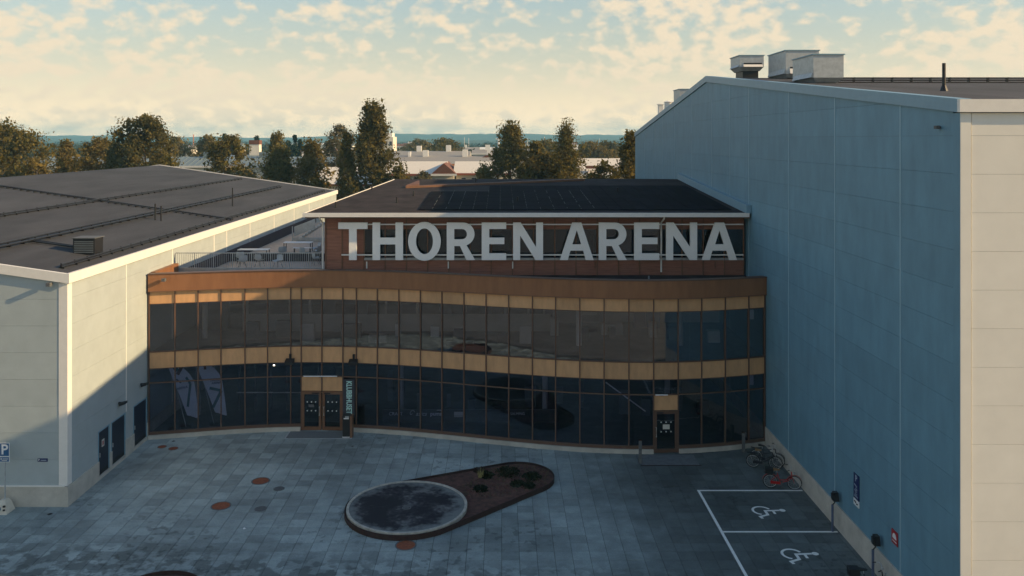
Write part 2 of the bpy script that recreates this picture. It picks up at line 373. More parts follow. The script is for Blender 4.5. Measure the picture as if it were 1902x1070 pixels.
vis.sort(key=lambda c: c[1]); chosen = set(vis[:300])
pm = MB(); slab_box(pm, 0, 0)
proto_me = None
for c in cells:
    dz = rs.uniform(-0.004, 0.003)
    if c in chosen:
        if proto_me is None:
            o = MB().add(pm.v, pm.f).build('paving_slab', SLAB, plaza, origin=(0,0,0)); proto_me = o.data
            o.location = Vector((c[0], c[1], dz)) - WL[plaza.name]
        else:
            o = bpy.data.objects.new('paving_slab', proto_me); link(o, plaza, (c[0], c[1], dz))
    else: slab_box(stuffmb, c[0], c[1], dz=dz)
stuffmb.build('paving_slabs', SLAB, plaza, kind='stuff')

# painted parking bay
pb = MB()
pb.box(9.17, 9.29, 26.2, 39.46, 0.0035, 0.0075); 
for y in (39.40, 35.26, 31.1, 26.9): pb.box(9.295, 14.1, y-0.06, y+0.06, 0.0035, 0.0075)
pb.build('parking_bay_lines', WHITE_PAINT, None, kind='structure')
def wheelchair():
    mb = MB()
    def strip(pts, wd, z):
        P2 = [Vector((*p, 0)) for p in pts]; n = len(P2); lft, rgt = [], []
        for i, p in enumerate(P2):
            a = (p-P2[i-1]).normalized() if i else (P2[1]-p).normalized(); b = (P2[i+1]-p).normalized() if i < n-1 else a
            m = (a+b).normalized(); nn_ = Vector((-m.y, m.x, 0)); k = wd/2/max(0.5, m.dot(a)); lft.append(p+nn_*k); rgt.append(p-nn_*k)
        v = [(q.x,q.y,z) for q in lft+rgt]; mb.add(v, [(i, n+i, n+i+1, i+1) for i in range(n-1)])
    strip([(0.34*math.cos(R(a)) - 0.02, 0.34*math.sin(R(a)) + 0.34) for a in range(112, 352, 10)], 0.095, 0.001)
    strip([(-0.04, 1.02), (0.0, 0.46), (0.34, 0.46), (0.50, 0.12), (0.66, 0.17)], 0.11, 0.002)
    strip([(-0.02, 0.76), (0.28, 0.76)], 0.10, 0.003)
    mb.add([(-0.04+0.12*math.cos(R(a)), 1.14+0.12*math.sin(R(a)), 0.004) for a in range(0, 360, 18)], [tuple(range(20))])
    return mb
for (x, y) in ((11.25, 37.25), (11.25, 33.35)):
    wm = wheelchair(); wm.v = [(p[1]*1.15 + x - 0.1, -p[0]*1.15 + y, p[2] + 0.004) for p in wm.v]
    wm.build('wheelchair_marking', WHITE_PAINT, None, kind='structure')

# ================================================================== RIGHT HALL (gable end along X = 14.24)
hall = empty('sports_hall', (14.3, 26.1, 0), 'tall hall with blue-grey gable wall, cream front and roof ventilation hoods', 'building')
GX = 14.24; Y0, Y1, YP = 26.1, 89.6, 58.3; ZE0, ZE1, ZP = 17.75, 17.15, 20.87
def gz(y): return ZE0 + (ZP-ZE0)*(y-Y0)/(YP-Y0) if y <= YP else ZP + (ZE1-ZP)*(y-YP)/(Y1-YP)
XR = 62.0
core = MB(); 
poly = [(GX+0.10, Y0+0.10, -0.1), (GX+0.10, Y1-0.1, -0.1), (GX+0.10, Y1-0.1, gz(Y1)-0.25), (GX+0.10, YP, ZP-0.25), (GX+0.10, Y0+0.10, gz(Y0)-0.25)]
core.prism(poly, (XR-GX, 0, 0)); core.build('wall_core', JOINT, hall)
ycols = [26.5, 30.0, 35.9, 41.7, 48.4, 52.4, 57.0, 62.9, 69.2, 74.2, 79.0, 83.8, 89.6]
g = 0.0035
def top_clip(poly):
    s0 = (ZP-ZE0)/(YP-Y0); c0 = ZE0 - s0*Y0 - 0.42
    s1 = (ZE1-ZP)/(Y1-YP); c1 = ZP - s1*YP - 0.42
    return clip(clip(poly, -s0, 1, c0), -s1, 1, c1)
for a, b in zip(ycols[:-1], ycols[1:]):
    z = 1.0
    while z < 21:
        p = top_clip([(a+g, z+g), (b-g, z+g), (b-g, z+1.2-g), (a+g, z+1.2-g)])
        if len(p) >= 3 and max(q[1] for q in p) - min(q[1] for q in p) > 0.05:
            MB().prism([(GX, q[0], q[1]) for q in reversed(p)], (0.07, 0, 0)).build('wall_panel', WALL_BLUE, hall)
        z += 1.2
for y in ycols[1:-1]: bx('joint_strip', BRIGHT_STRIP, hall, GX-0.014, GX+0.05, y-0.035, y+0.035, 1.02, gz(y)-0.44)
# corner flashing, plinth, verge trims
bx('corner_flashing', WALL_BLUE, hall, GX-0.006, GX+0.07, Y0+0.004, 26.49, 1.02, gz(Y0)-0.44)
bx('plinth', CONC, hall, GX-0.06, GX+0.1, Y0-0.06, Y1, -0.1, 1.0)
bx('plinth', CONC, hall, GX+0.102, XR, Y0-0.06, Y0+0.1, -0.1, 1.0)
for (ya, yb) in ((Y0, YP), (YP, Y1)):
    za, zb = gz(ya), gz(yb)
    MB().hexa([(GX-0.09,ya,za-0.42),(GX+0.35,ya,za-0.42),(GX+0.35,yb,zb-0.42),(GX-0.09,yb,zb-0.42)],
              [(GX-0.09,ya,za),(GX+0.35,ya,za),(GX+0.35,yb,zb),(GX-0.09,yb,zb)]).build('verge_trim', TRIM_GREY, hall)
# front wall (Y = 26.1, faces the camera side)
bx('corner_trim', WALL_CREAM, hall, GX+0.004, GX+0.33, Y0-0.03, Y0+0.1, 1.02, ZE0-0.44)
xc = [GX+0.36, 20.6, 26.6, 32.6, 38.6, 44.6, 50.6, 56.6, XR]
for a, b in zip(xc[:-1], xc[1:]):
    for k in range(14):
        z = 1.0 + 1.2*k
        z1 = min(z+1.2, ZE0-0.44)
        if z1 - z > 0.1: bx('front_panel', WALL_CREAM, hall, a+g, b-g, Y0, Y0+0.09, z+g, z1-g)
bx('eave_trim', TRIM_WHITE, hall, GX-0.09, XR, Y0-0.16, Y0-0.003, ZE0-0.42, ZE0-0.02)
rf = MB(); rf.hexa([(GX+0.352,Y0-0.1,ZE0-0.2),(XR,Y0-0.1,ZE0-0.2),(XR,YP,ZP-0.3),(GX+0.352,YP,ZP-0.3)], [(GX+0.352,Y0-0.1,ZE0-0.06),(XR,Y0-0.1,ZE0-0.06),(XR,YP,ZP-0.14),(GX+0.352,YP,ZP-0.14)])
rf.hexa([(GX+0.352,YP,ZP-0.3),(XR,YP,ZP-0.3),(XR,Y1,ZE1-0.2),(GX+0.352,Y1,ZE1-0.2)], [(GX+0.352,YP,ZP-0.14),(XR,YP,ZP-0.14),(XR,Y1,ZE1-0.06),(GX+0.352,Y1,ZE1-0.06)])
hroof = rf.build('roof', FELT, hall)
sg = MB(); yy = 46.0
for zz in (0.02, 0.14, 0.26): sg.tube([(GX+4.0, yy, gz(yy)+zz-0.1), (XR-1, yy, gz(yy)+zz-0.1)], 0.04, 6)
for k in range(40): sg.box(GX+4+k*1.05, GX+4.05+k*1.05, yy-0.03, yy+0.2, gz(yy)-0.16, gz(yy)+0.20)
sg.build('snow_guard', BLACK, hroof)
vp = MB(); vp.tube([(17.9, 34.0, gz(34)-0.1), (17.9, 34.0, gz(34)+1.05)], 0.07, 10); vp.disc((17.9, 34.0), 0.18, gz(34)-0.12, gz(34)+0.15, 12, 0.08)
vp.build('vent_pipe', BLACK, hroof)
fl = MB(); fl.box(GX-0.17, GX-0.07, 27.18, 27.36, 16.82, 16.93); fl.box(GX-0.07, GX-0.003, 27.24, 27.30, 16.85, 16.91); fl.build('wall_camera', IRON, hall)

def hood(x0, x1, y0, y1, zb, zm, zt, label, cat='ventilator', front=True):
    e = empty('roof_ventilator', ((x0+x1)/2, (y0+y1)/2, zb), label, cat, 'ventilation hoods on the hall roof')
    MB().box(x0+0.30, x1-0.30, y0+0.30, y1-0.30, zb-0.15, zm-0.25).build('base', BLACK, e)
    MB().hexa([(x0+0.22,y0+0.22,zm-0.25),(x1-0.22,y0+0.22,zm-0.25),(x1-0.22,y1-0.22,zm-0.25),(x0+0.22,y1-0.22,zm-0.25)], [(x0+.02,y0+.02,zm),(x1-.02,y0+.02,zm),(x1-.02,y1-.02,zm),(x0+.02,y1-.02,zm)]).build('skirt', GALV, e)
    MB().box(x0, x1, y0, y1, zm+0.003, zt-0.06).build('casing', GALV, e)
    MB().box(x0-0.06, x1+0.06, y0-0.06, y1+0.06, zt-0.057, zt).build('cap', TRIM_GREY, e)
    lw = (zt-zm)*0.22
    if front:
        MB().hexa([(x0+0.25,y0-0.16,zm+0.02),(x1-0.1,y0-0.16,zm+0.02),(x1-0.1,y0-0.003,zm+0.02),(x0+0.25,y0-0.003,zm+0.02)], [(x0+0.25,y0-0.03,zm+lw),(x1-0.1,y0-0.03,zm+lw),(x1-0.1,y0-0.003,zm+lw),(x0+0.25,y0-0.003,zm+lw)]).build('louvre', TRIM_WHITE, e)
        MB().box(x0+0.28, x1-0.14, y0-0.02, y0-0.003, zm+lw+0.01, zm+lw+0.12).build('louvre_slot', BLACK, e)
    MB().hexa([(x0-0.14,y0+0.05,zm+0.02),(x0-0.003,y0+0.05,zm+0.02),(x0-0.003,y1-0.25,zm+0.02),(x0-0.14,y1-0.25,zm+0.02)], [(x0-0.03,y0+0.05,zm+lw),(x0-0.003,y0+0.05,zm+lw),(x0-0.003,y1-0.25,zm+lw),(x0-0.03,y1-0.25,zm+lw)]).build('louvre', GALV, e)
hood(16.70, 18.32, 45.0, 48.2, gz(45)-0.15, 19.78, 21.06, 'galvanised ventilation hood closest to the hall eave with plain front face', front=False)
hood(18.60, 20.78, 55.0, 58.6, gz(55)-0.15, 20.75, 22.33, 'tallest galvanised ventilation hood standing between two others on the hall roof')
hood(17.00, 18.72, 60.0, 62.4, gz(60)-0.15, 21.62, 22.50, 'narrow galvanised ventilation hood nearest the gable peak')
hood(15.25, 17.0, 72.0, 74.5, gz(72)-0.15, 19.6, 20.8, 'pale ventilation hood half hidden behind the rear gable slope')
cm_ = MB(); cm_.disc((15.9, 80.0), 0.42, 17.9, 20.0, 16); cm_.disc((15.9, 80.0), 0.50, 20.0, 20.1, 16, 0.2); cm_.build('round_roof_vent', TRIM_WHITE, None, 'round pale roof vent on the rear slope of the hall', 'ventilator')
vb = MB(); vb.box(15.68, 16.12, 83.8, 84.4, 17.6, 19.9); vb.box(15.62, 16.18, 83.74, 84.46, 19.9, 19.98); vb.build('vent_box', TRIM_WHITE, None, label='thin pale vent box farthest down the rear hall roof', cat='ventilator')

# ================================================================== LEFT HALL
lh = empty('low_hall', (-19.6, 37.8, 0), 'low pale hall with wide black felt roof and three dark doors', 'building')
LX = -19.5; LY0, LY1 = 37.7, 99.0; LZ, RX, RZ = 10.45, -40.4, 13.45
sl_ = (RZ-LZ)/(LX-RX)
def lz(x): return LZ + sl_*(LX-x) if x >= RX else RZ - sl_*(RX-x)
XL = 2*RX-LX
MB().prism([(LX-0.1,LY0+0.1,-0.1),(LX-0.1,LY0+0.1,LZ-0.3),(RX,LY0+0.1,RZ-0.3),(XL,LY0+0.1,LZ-0.3),(XL,LY0+0.1,-0.1)][::-1], (0, LY1-LY0-0.2, 0)).build('wall_core', JOINT, lh)
doors = [(40.62, 41.68), (41.98, 43.44), (44.50, 46.08)]
DZ0, DZ1 = 0.16, 2.28
sc_ = [37.72+0.36] + [43.6, 49.7, 56.9, 59.5, 65.0, 71.9, 78.8, 85.0, 92.0, 99.0]
for a, b in zip(sc_[:-1], sc_[1:]):
    for k in range(8):
        z0 = 0.9+1.2*k; z1 = min(z0+1.2, LZ-0.42)
        if z1-z0 < 0.1: continue
        rects = [(a+g, b-g, z0+g, z1-g)]
        for d in doors: rects = subtract(rects, (d[0]-0.03, d[1]+0.03, 0, DZ1+0.03))
        for r in rects:
            if r[1]-r[0] > 0.03 and r[3]-r[2] > 0.03:
                bx('side_panel', WALL_GREY, lh, LX-0.09, LX, r[0], r[1], r[2], r[3])
for y in sc_[1:-1]: bx('joint_strip', TRIM_WHITE, lh, LX-0.05, LX+0.018, y-0.06 if y > 49 else y-0.035, y+0.06 if y > 49 else y+0.035, 2.35 if y < 44 else 0.92, LZ-0.44)
bx('corner_trim', TRIM_WHITE, lh, LX-0.38, LX+0.012, LY0-0.015, LY0+0.37, 0.92, LZ-0.42)
fx = [LX-0.39, -25.5, -31.5, -37.5, -43.5, -49.5, -55.5, XL]
for a, b in zip(fx[:-1], fx[1:]):
    for k in range(12):
        z0 = 0.9+1.2*k
        p = [(b+g, z0+g), (a-g, z0+g), (a-g, z0+1.2-g), (b+g, z0+1.2-g)]
        p = clip(clip(p, sl_, 1, LZ+sl_*LX-0.4), -sl_, 1, RZ-sl_*RX-0.4)
        if len(p) >= 3 and max(q[1] for q in p)-min(q[1] for q in p) > 0.05:
            MB().prism([(q[0], LY0, q[1]) for q in p], (0, 0.09, 0)).build('front_panel', WALL_GREY, lh)
rects = [(LY0-0.05, LY1, -0.1, 0.9)]
for d in doors: rects = subtract(rects, (d[0]-0.03, d[1]+0.03, 0.14, 3))
for r in rects: bx('plinth', CONC, lh, LX-0.1, LX+0.06, *r)
bx('plinth', CONC, lh, XL, LX-0.102, LY0-0.05, LY0+0.1, -0.1, 0.9)
bx('plinth_flashing', TRIM_WHITE, lh, XL, LX-0.10, LY0-0.07, LY0-0.003, 0.903, 0.96)
for i, d in enumerate(doors):
    dd = bx('door', DARKBLUE, lh, LX-0.085, LX-0.03, d[0], d[1], DZ0, DZ1)
    MB().box(LX-0.03, LX+0.03, d[0]+0.10, d[0]+0.14, 1.05, 1.25).build('handle', ALU, dd)
    MB().box(LX-0.028, LX-0.02, d[0]+0.02, d[1]-0.02, 0.18, 0.36).build('kick_plate', BLACK, dd)
    fm = MB(); fm.box(LX-0.08, LX+0.022, d[0]-0.06, d[0]-0.001, DZ0, DZ1+0.06); fm.box(LX-0.08, LX+0.022, d[1]+0.001, d[1]+0.06, DZ0, DZ1+0.06); fm.box(LX-0.08, LX+0.022, d[0], d[1], DZ1+0.001, DZ1+0.06)
    fm.build('frame', TRIM_GREY, dd)
    if i == 0: MB().box(LX-0.029, LX-0.022, 41.0, 41.26, 1.45, 1.80).build('poster', PAPER, dd); MB().box(LX-0.0215, LX-0.018, 41.06, 41.18, 1.52, 1.72).build('poster_print', RED, dd)
def wall_lamp(x, y, z, label):
    m = MB(); m.box(x-0.003, x+0.10, y-0.05, y+0.05, z-0.05, z+0.05); m.hexa([(x+0.08,y-0.16,z-0.12),(x+0.38,y-0.16,z-0.02),(x+0.38,y+0.16,z-0.02),(x+0.08,y+0.16,z-0.12)], [(x+0.08,y-0.16,z+0.02),(x+0.38,y-0.16,z+0.08),(x+0.38,y+0.16,z+0.08),(x+0.08,y+0.16,z+0.02)])
    m.build('wall_lamp', BLACK, None, label, 'lamp', 'dark lamps above the side doors')
wall_lamp(LX, 42.75, 3.05, 'small dark wall lamp above the paired dark doors')
wall_lamp(LX, 45.35, 3.25, 'small dark wall lamp above the single dark door by the glass front')
# roof with overhanging white fascia
rm = MB()
for (xa, xb) in ((LX, RX), (RX, XL)):
    za, zb = lz(xa), lz(xb)
    q = [(xa,LY0,za-0.2),(xa,LY1,za-0.2),(xb,LY1,zb-0.2),(xb,LY0,zb-0.2)]
    rm.hexa(q, [(x,y,z+0.14) for x,y,z in q])
lroof = rm.build('roof', FELT, lh)
bx('eave_trim', TRIM_WHITE, lh, LX+0.003, LX+0.16, LY0-0.16, LY1+0.1, LZ-0.42, LZ+0.02)
for yv in (LY0-0.16, LY1+0.003):
    for (xa, xb) in ((LX-0.0, RX), (RX, XL)):
        za, zb = lz(xa), lz(xb)
        q = [(xa,yv,za-0.40),(xb,yv,zb-0.40),(xb,yv+0.155,zb-0.40),(xa,yv+0.155,za-0.40)]
        if xb < xa: q = [q[1], q[0], q[3], q[2]]
        MB().hexa(q, [(x,y,z+0.42) for x,y,z in q]).build('verge_trim', TRIM_WHITE, lh)
def guard(x, ya, yb, double=False):
    m = MB(); z = lz(x)-0.06
    for h in ((0.10, 0.24) if double else (0.06, 0.17)):
        m.tube([(x,ya,z+h),(x,yb,z+h)], 0.05, 6)
    if double: m.tube([(x+0.24,ya,z+0.14),(x+0.24,yb,z+0.14)], 0.05, 6)
    n = int((yb-ya)/1.2)
    for k in range(n+1):
        y = ya+(yb-ya)*k/n; m.box(x-0.10, x+0.14, y-0.025, y+0.025, z-0.06, z+0.08); m.box(x-0.03, x+0.03, y-0.025, y+0.025, z-0.02, z+0.24)
    m.build('snow_guard', BLACK, lroof)
guard(-20.35, 38.8, 96.0); guard(-24.6, 30+8.2, 93.0, True); guard(-29.8, 38.2, 96.0)
m = MB()
for dy in (0, 0.3): m.tube([(-20.0,62+dy,lz(-20)+0.06),(RX+0.3,62+dy,lz(RX+0.3)+0.06)], 0.035, 6)
for k in range(40):
    x = -20-k*0.5; m.box(x-0.03, x+0.03, 61.9, 62.4, lz(x)-0.06, lz(x)+0.07)
m.build('roof_walkway', BLACK, lroof)
m = MB(); m.tube([(-25.0,43.6,lz(-25)+0.05),(-21.6,43.6,lz(-21.6)+0.05)], 0.05, 6); m.tube([(-25.0,43.9,lz(-25)+0.05),(-21.6,43.9,lz(-21.6)+0.05)], 0.05, 6); m.build('roof_walkway', BLACK, lroof)
for (x, y, h) in ((-22.6, 70.5, 1.5), (-23.6, 57.2, 1.05), (-23.2, 57.2, 0.95)):
    MB().tube([(x,y,lz(x)-0.08),(x,y,lz(x)+h)], 0.055, 8).build('vent_pipe', BLACK, lroof)
m = MB(); zb = lz(-21.1)-0.06
m.hexa([(-21.75,42.6,zb),(-20.65,42.6,zb),(-20.65,43.5,zb),(-21.75,43.5,zb)], [(-21.75,42.6,zb+0.82),(-20.65,42.6,zb+0.82),(-20.65,43.5,zb+0.82),(-21.75,43.5,zb+0.82)])
o = m.build('roof_vent_box', BLACK, None, 'black vent box standing on the black felt roof', 'vent box')
ml = MB(); 
for k in range(7): ml.box(-21.68, -20.72, 42.575, 42.597, zb+0.1+k*0.09, zb+0.145+k*0.09)
ml.build('louvre', JOINT, o)
bx('lid', IRON, o, -21.8, -20.6, 42.55, 43.55, zb+0.823, zb+0.86)
def camera_light(x, y, z, label):
    m = MB(); m.box(x-0.04, x+0.04, y-0.12, y-0.003, z-0.03, z+0.03); m.box(x-0.09, x+0.09, y-0.34, y-0.12, z-0.08, z+0.08)
    m.build('security_light', IRON, None, label, 'lamp')
camera_light(-20.2, 37.7, 10.0, 'small security light under the white verge of the low hall')
# ================================================================== CLUBHOUSE WITH CURVED GLASS FRONT
ch = empty('clubhouse', (0, 45, 0), 'curved glass clubhouse with tan bands and brown upper storey between the halls', 'building')
MX = [-19.40,-18.084,-16.9,-15.713,-14.445,-13.223,-11.944,-11.353,-10.182,-8.98,-8.204,-6.992,-5.751,-4.518,-3.298,-2.064,-0.849,0.378,1.643,2.864,4.13,5.389,6.678,7.975,9.277,10.547,11.868,13.219,14.17]
MP = [Vector((x, Yc(x), 0)) for x in MX]
def seg(name, m, a, b, z0, z1, fr, bk, parent=ch, inset=0.0):
    """box along facade chord a->b, fr metres in front (towards plaza), bk metres behind"""
    d = (b-a).normalized(); n = Vector((d.y, -d.x, 0)); a2 = a + d*inset; b2 = b - d*inset
    lo = [a2+n*fr, b2+n*fr, b2-n*bk, a2-n*bk]
    return MB().hexa([(p.x,p.y,z0) for p in lo], [(p.x,p.y,z1) for p in lo]).build(name, m, parent)
def strip_mesh(xs, z0, z1, fr, bk):
    mb = MB(); pts = []
    for x in xs:
        s = (Yc(x+0.01)-Yc(x-0.01))/0.02; n = Vector((s, -1, 0)).normalized(); p = Vector((x, Yc(x), 0)); pts.append((p+n*fr, p-n*bk))
    v = []
    for f_, b_ in pts: v += [(f_.x,f_.y,z0),(f_.x,f_.y,z1),(b_.x,b_.y,z1),(b_.x,b_.y,z0)]
    fs = [(0,1,2,3)] + [(4*(len(pts)-1)+i) for i in ()]
    fs = [(0,1,2,3), tuple(4*(len(pts)-1)+i for i in (3,2,1,0))]
    for k in range(len(pts)-1):
        for i in range(4): fs.append((4*k+i, 4*(k+1)+i, 4*(k+1)+(i+1)%4, 4*k+(i+1)%4))
    return mb.add(v, fs)
XS = list(np.linspace(-19.42, 14.17, 90))
DOORM = {7: 'L', 8: 'R', 23: 'S'}
Z_SILL, Z_TR, Z_S0, Z_S1, Z_U1, Z_TOP = 0.38, 3.06, 3.86, 4.74, 7.42, 8.10
for i in range(len(MP)-1):
    a, b = MP[i], MP[i+1]
    seg('spandrel_panel', TAN, a, b, Z_U1, Z_TOP, -0.01, 0.06, inset=0.025)
    seg('spandrel_panel', TAN, a, b, Z_S0, Z_S1, -0.01, 0.06, inset=0.025)
    seg('upper_pane', GLASS_U, a, b, Z_S1+0.05, Z_U1-0.02, -0.03, 0.05, inset=0.02)
    seg('transom_pane', GLASS, a, b, Z_TR+0.02, Z_S0-0.02, -0.03, 0.05, inset=0.02)
    if i not in DOORM: seg('lower_pane', GLASS, a, b, Z_SILL, Z_TR-0.02, -0.03, 0.05, inset=0.02)
    else:
        seg('door_header_panel', TAN, a, b, 2.24, Z_TR-0.03, -0.01, 0.06, inset=0.025)
        dr = seg('door', GLASS_D, a, b, 0.06, 2.18, -0.04, 0.06, inset=0.09)
        d = (b-a).normalized(); n = Vector((d.y,-d.x,0)); Ld = (b-a).length
        def dpart(name, m, u0, u1, z0, z1, f0, f1):
            lo = [a+d*u0+n*f1, a+d*u1+n*f1, a+d*u1+n*f0, a+d*u0+n*f0]
            return MB().hexa([(p.x,p.y,z0) for p in lo], [(p.x,p.y,z1) for p in lo]).build(name, m, dr)
        for (u0,u1,z0,z1) in ((0.03,0.17,0.02,2.22),(Ld-0.17,Ld-0.03,0.02,2.22),(0.171,Ld-0.171,2.05,2.22),(0.171,Ld-0.171,0.02,0.20)):
            dpart('frame', COPPER if DOORM[i] != 'S' else BRONZE, u0, u1, z0, z1, -0.05, 0.035)
        hu = Ld-0.13 if DOORM[i] == 'L' else 0.13
        p0 = a+d*hu+n*0.09
        MB().tube([a+d*hu+n*0.03+Vector((0,0,0.85)), p0+Vector((0,0,0.87)), p0+Vector((0,0,1.33)), a+d*hu+n*0.03+Vector((0,0,1.35))], 0.02, 8).build('handle', ALU, dr)
        dpart('door_closer', BLACK, (Ld-0.55 if DOORM[i]=='L' else 0.15), (Ld-0.15 if DOORM[i]=='L' else 0.5), 2.09, 2.15, 0.036, 0.09)
        for z in (1.12, 1.62):
            for k in range(3):
                u = Ld*(0.30+0.2*k); c = a+d*u+n*0.045+Vector((0,0,z))
                MB().hexa([c-d*0.03-Vector((0,0,.03)), c+d*0.03-Vector((0,0,.03)), c+d*0.03-Vector((0,0,.03))-n*0.004, c-d*0.03-Vector((0,0,.03))-n*0.004],[c-d*0.03+Vector((0,0,.03)), c+d*0.03+Vector((0,0,.03)), c+d*0.03+Vector((0,0,.03))-n*0.004, c-d*0.03+Vector((0,0,.03))-n*0.004]).build('safety_dot', WHITE, dr)
        if DOORM[i] == 'S': dpart('notice', PAPER, 0.48, 0.84, 1.25, 1.5, 0.042, 0.047)
        if DOORM[i] == 'L': dpart('notice', IRON, 0.42, 0.74, 1.32, 1.48, 0.042, 0.047)
for i, p in enumerate(MP):
    a = MP[max(i-1,0)]; b = MP[min(i+1,len(MP)-1)]; d = (b-a).normalized(); n = Vector((d.y,-d.x,0))
    lo = [p-d*0.028+n*0.05, p+d*0.028+n*0.05, p+d*0.028-n*0.12, p-d*0.028-n*0.12]
    z0 = 2.24 if i == 8 else Z_SILL-0.05
    if i in (7, 9, 23, 24): z0 = 0.02
    MB().hexa([(q.x,q.y,z0) for q in lo], [(q.x,q.y,Z_TOP) for q in lo]).build('mullion', BRONZE, ch)
# horizontal rails
for z in (Z_TR, ): strip_mesh(XS, z-0.028, z+0.028, 0.035, 0.1).build('transom_rail', BRONZE, ch)
for (z0, z1) in ((Z_S0-0.025, Z_S0-0.001), (Z_S1+0.001, Z_S1+0.055), (Z_U1-0.028, Z_U1-0.001)): strip_mesh(XS, z0, z1, 0.03, 0.1).build('transom_rail', BRONZE, ch)
def runs():
    yield -19.42, MX[7]-0.03
    yield MX[9]+0.03, MX[23]-0.03
    yield MX[24]+0.03, 14.17
for (x0, x1) in runs():
    xs = list(np.linspace(x0, x1, max(6, int((x1-x0)/0.4))))
    strip_mesh(xs, Z_SILL-0.16, Z_SILL-0.001, 0.06, 0.15).build('sill_rail', BRONZE, ch)
    strip_mesh(xs, -0.1, Z_SILL-0.162, 0.16, 0.2).build('plinth', CONC, ch)
strip_mesh(XS, Z_TOP+0.002, Z_TOP+0.04, 0.20, 0.15).build('drip_edge', COPPER, ch)
fasc = strip_mesh(XS, Z_TOP+0.042, 9.05, 0.18, 0.12).build('fascia', FASCIA, ch)
strip_mesh(XS, 9.051, 9.10, 0.22, 0.22).build('coping', BRONZE, ch)
# slabs, interior
def back_strip(z0, z1, yb, name, m, fr=-0.14):
    mb = MB(); v = []; xs = XS
    for x in xs: v += [(x, Yc(x)-fr, z0), (x, Yc(x)-fr, z1), (x, yb, z1), (x, yb, z0)]
    fs = [(0,1,2,3), tuple(4*(len(xs)-1)+i for i in (3,2,1,0))]
    for k in range(len(xs)-1):
        for i in range(4): fs.append((4*k+i, 4*(k+1)+i, 4*(k+1)+(i+1)%4, 4*k+(i+1)%4))
    return mb.add(v, fs).build(name, m, ch)
back_strip(0.02, 0.24, 60, 'ground_floor', INT_FLOOR)
back_strip(3.95, 4.7, 60, 'upper_floor', INT_FLOOR)
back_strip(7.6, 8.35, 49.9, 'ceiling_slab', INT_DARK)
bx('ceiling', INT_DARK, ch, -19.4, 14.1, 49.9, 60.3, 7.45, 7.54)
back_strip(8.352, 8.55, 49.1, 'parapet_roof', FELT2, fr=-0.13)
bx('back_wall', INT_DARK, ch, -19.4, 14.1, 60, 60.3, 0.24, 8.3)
# upper-floor gallery partition with windows
bx('partition', INT_WALL, ch, -15.9, 3.0, 51.5, 51.62, 4.7, 5.75)
bx('partition', INT_WALL, ch, -15.9, 3.0, 51.5, 51.62, 7.15, 7.6)
rp = random.Random(5); x = -15.9
while x < 2.6:
    wd = rp.choice((0.14, 0.14, 0.35, 0.75)); 
    bx('partition_post', INT_WALL if wd < 0.5 else INT_DARK, ch, x, x+wd, 51.5, 51.62, 5.751, 7.149); x += wd + rp.uniform(0.7, 1.3)
bx('partition', INT_WALL, ch, 3.3, 14.0, 54.0, 54.1, 4.7, 7.6)
for (x, y, z0, z1) in ((-17.9,49.5,.24,3.95),(-6.0,50.2,.24,3.95),(2.5,48.6,.24,3.95),(9.5,48.2,.24,3.95),(-17.6,49.8,4.7,7.6),(4.4,48.0,4.7,7.6),(10.2,48.0,4.7,7.6)):
    MB().disc((x, y), 0.16, z0, z1, 16).build('column', WHITE if x in (4.4,) else INT_WALL, ch)
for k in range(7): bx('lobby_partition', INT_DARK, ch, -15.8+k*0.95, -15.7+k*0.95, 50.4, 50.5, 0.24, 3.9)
bx('lobby_partition', INT_WALL, ch, -15.9, -9.2, 50.38, 50.39, 1.25, 1.32)
for (x0, x1, y, z0, z1, m_) in ((8.3,9.0,52.5,4.7,6.7,NAVY),(9.1,9.9,52.5,4.7,6.7,SIGN_BLUE),(-18.9,-17.0,52.0,4.7,6.6,DARKBLUE),(6.0,7.3,50.5,4.7,5.35,INT_WALL),(-3.2,-1.6,47.9,4.7,4.95,INT_DARK),(5.0,6.0,52.9,5.4,6.3,PAPER)):
    bx('interior_fitting', m_, ch, x0, x1, y, y+0.5, z0, z1)
MB().tube([(5.6,45.2,3.4),(7.7,45.0,1.9)], 0.035, 8).build('interior_brace', WHITE, ch)
bx('interior_fitting', WHITE, ch, 13.35, 13.62, 45.4, 45.5, 6.75, 7.25)
bx('interior_fitting', WHITE, ch, 13.35, 13.62, 45.4, 45.5, 3.2, 3.7)
LAMP = bpy.data.materials.new('lit_lamp'); LAMP.use_nodes = True; LAMP.node_tree.nodes['Principled BSDF'].inputs['Emission Color'].default_value = (1, 0.85, 0.5, 1); LAMP.node_tree.nodes['Principled BSDF'].inputs['Emission Strength'].default_value = 6
il = MB().disc((-12.95, 47.75), 0.05, 3.60, 3.66, 12).build('ceiling_lamp', LAMP, None, 'small lit ceiling lamp behind the glass left of the double door', 'lamp')
MB().tube([(-12.95,47.75,3.662),(-12.95,47.75,3.94)], 0.01, 6).build('cord', BLACK, il)
rp = random.Random(11)
for k in range(16):
    x = -15+k*1.8+rp.uniform(-.4,.4); y = 48.2+rp.uniform(0, 2.2)
    if x > 13: continue
    bx('interior_fitting', rp.choice((INT_WALL, PAPER, INT_DARK, IRON, WHITE)), ch, x, x+rp.uniform(.3,1.2), y, y+0.4, 4.701, 4.7+rp.uniform(.4,1.1))
for k in range(12):
    x = -7+k*1.7+rp.uniform(-.4,.4); y = 49.0+rp.uniform(0, 3)
    bx('interior_fitting', rp.choice((JOINT, IRON, INT_DARK)), ch, x, x+rp.uniform(.2,.7), y, y+0.4, 0.241, 0.24+rp.uniform(.6,2.0))
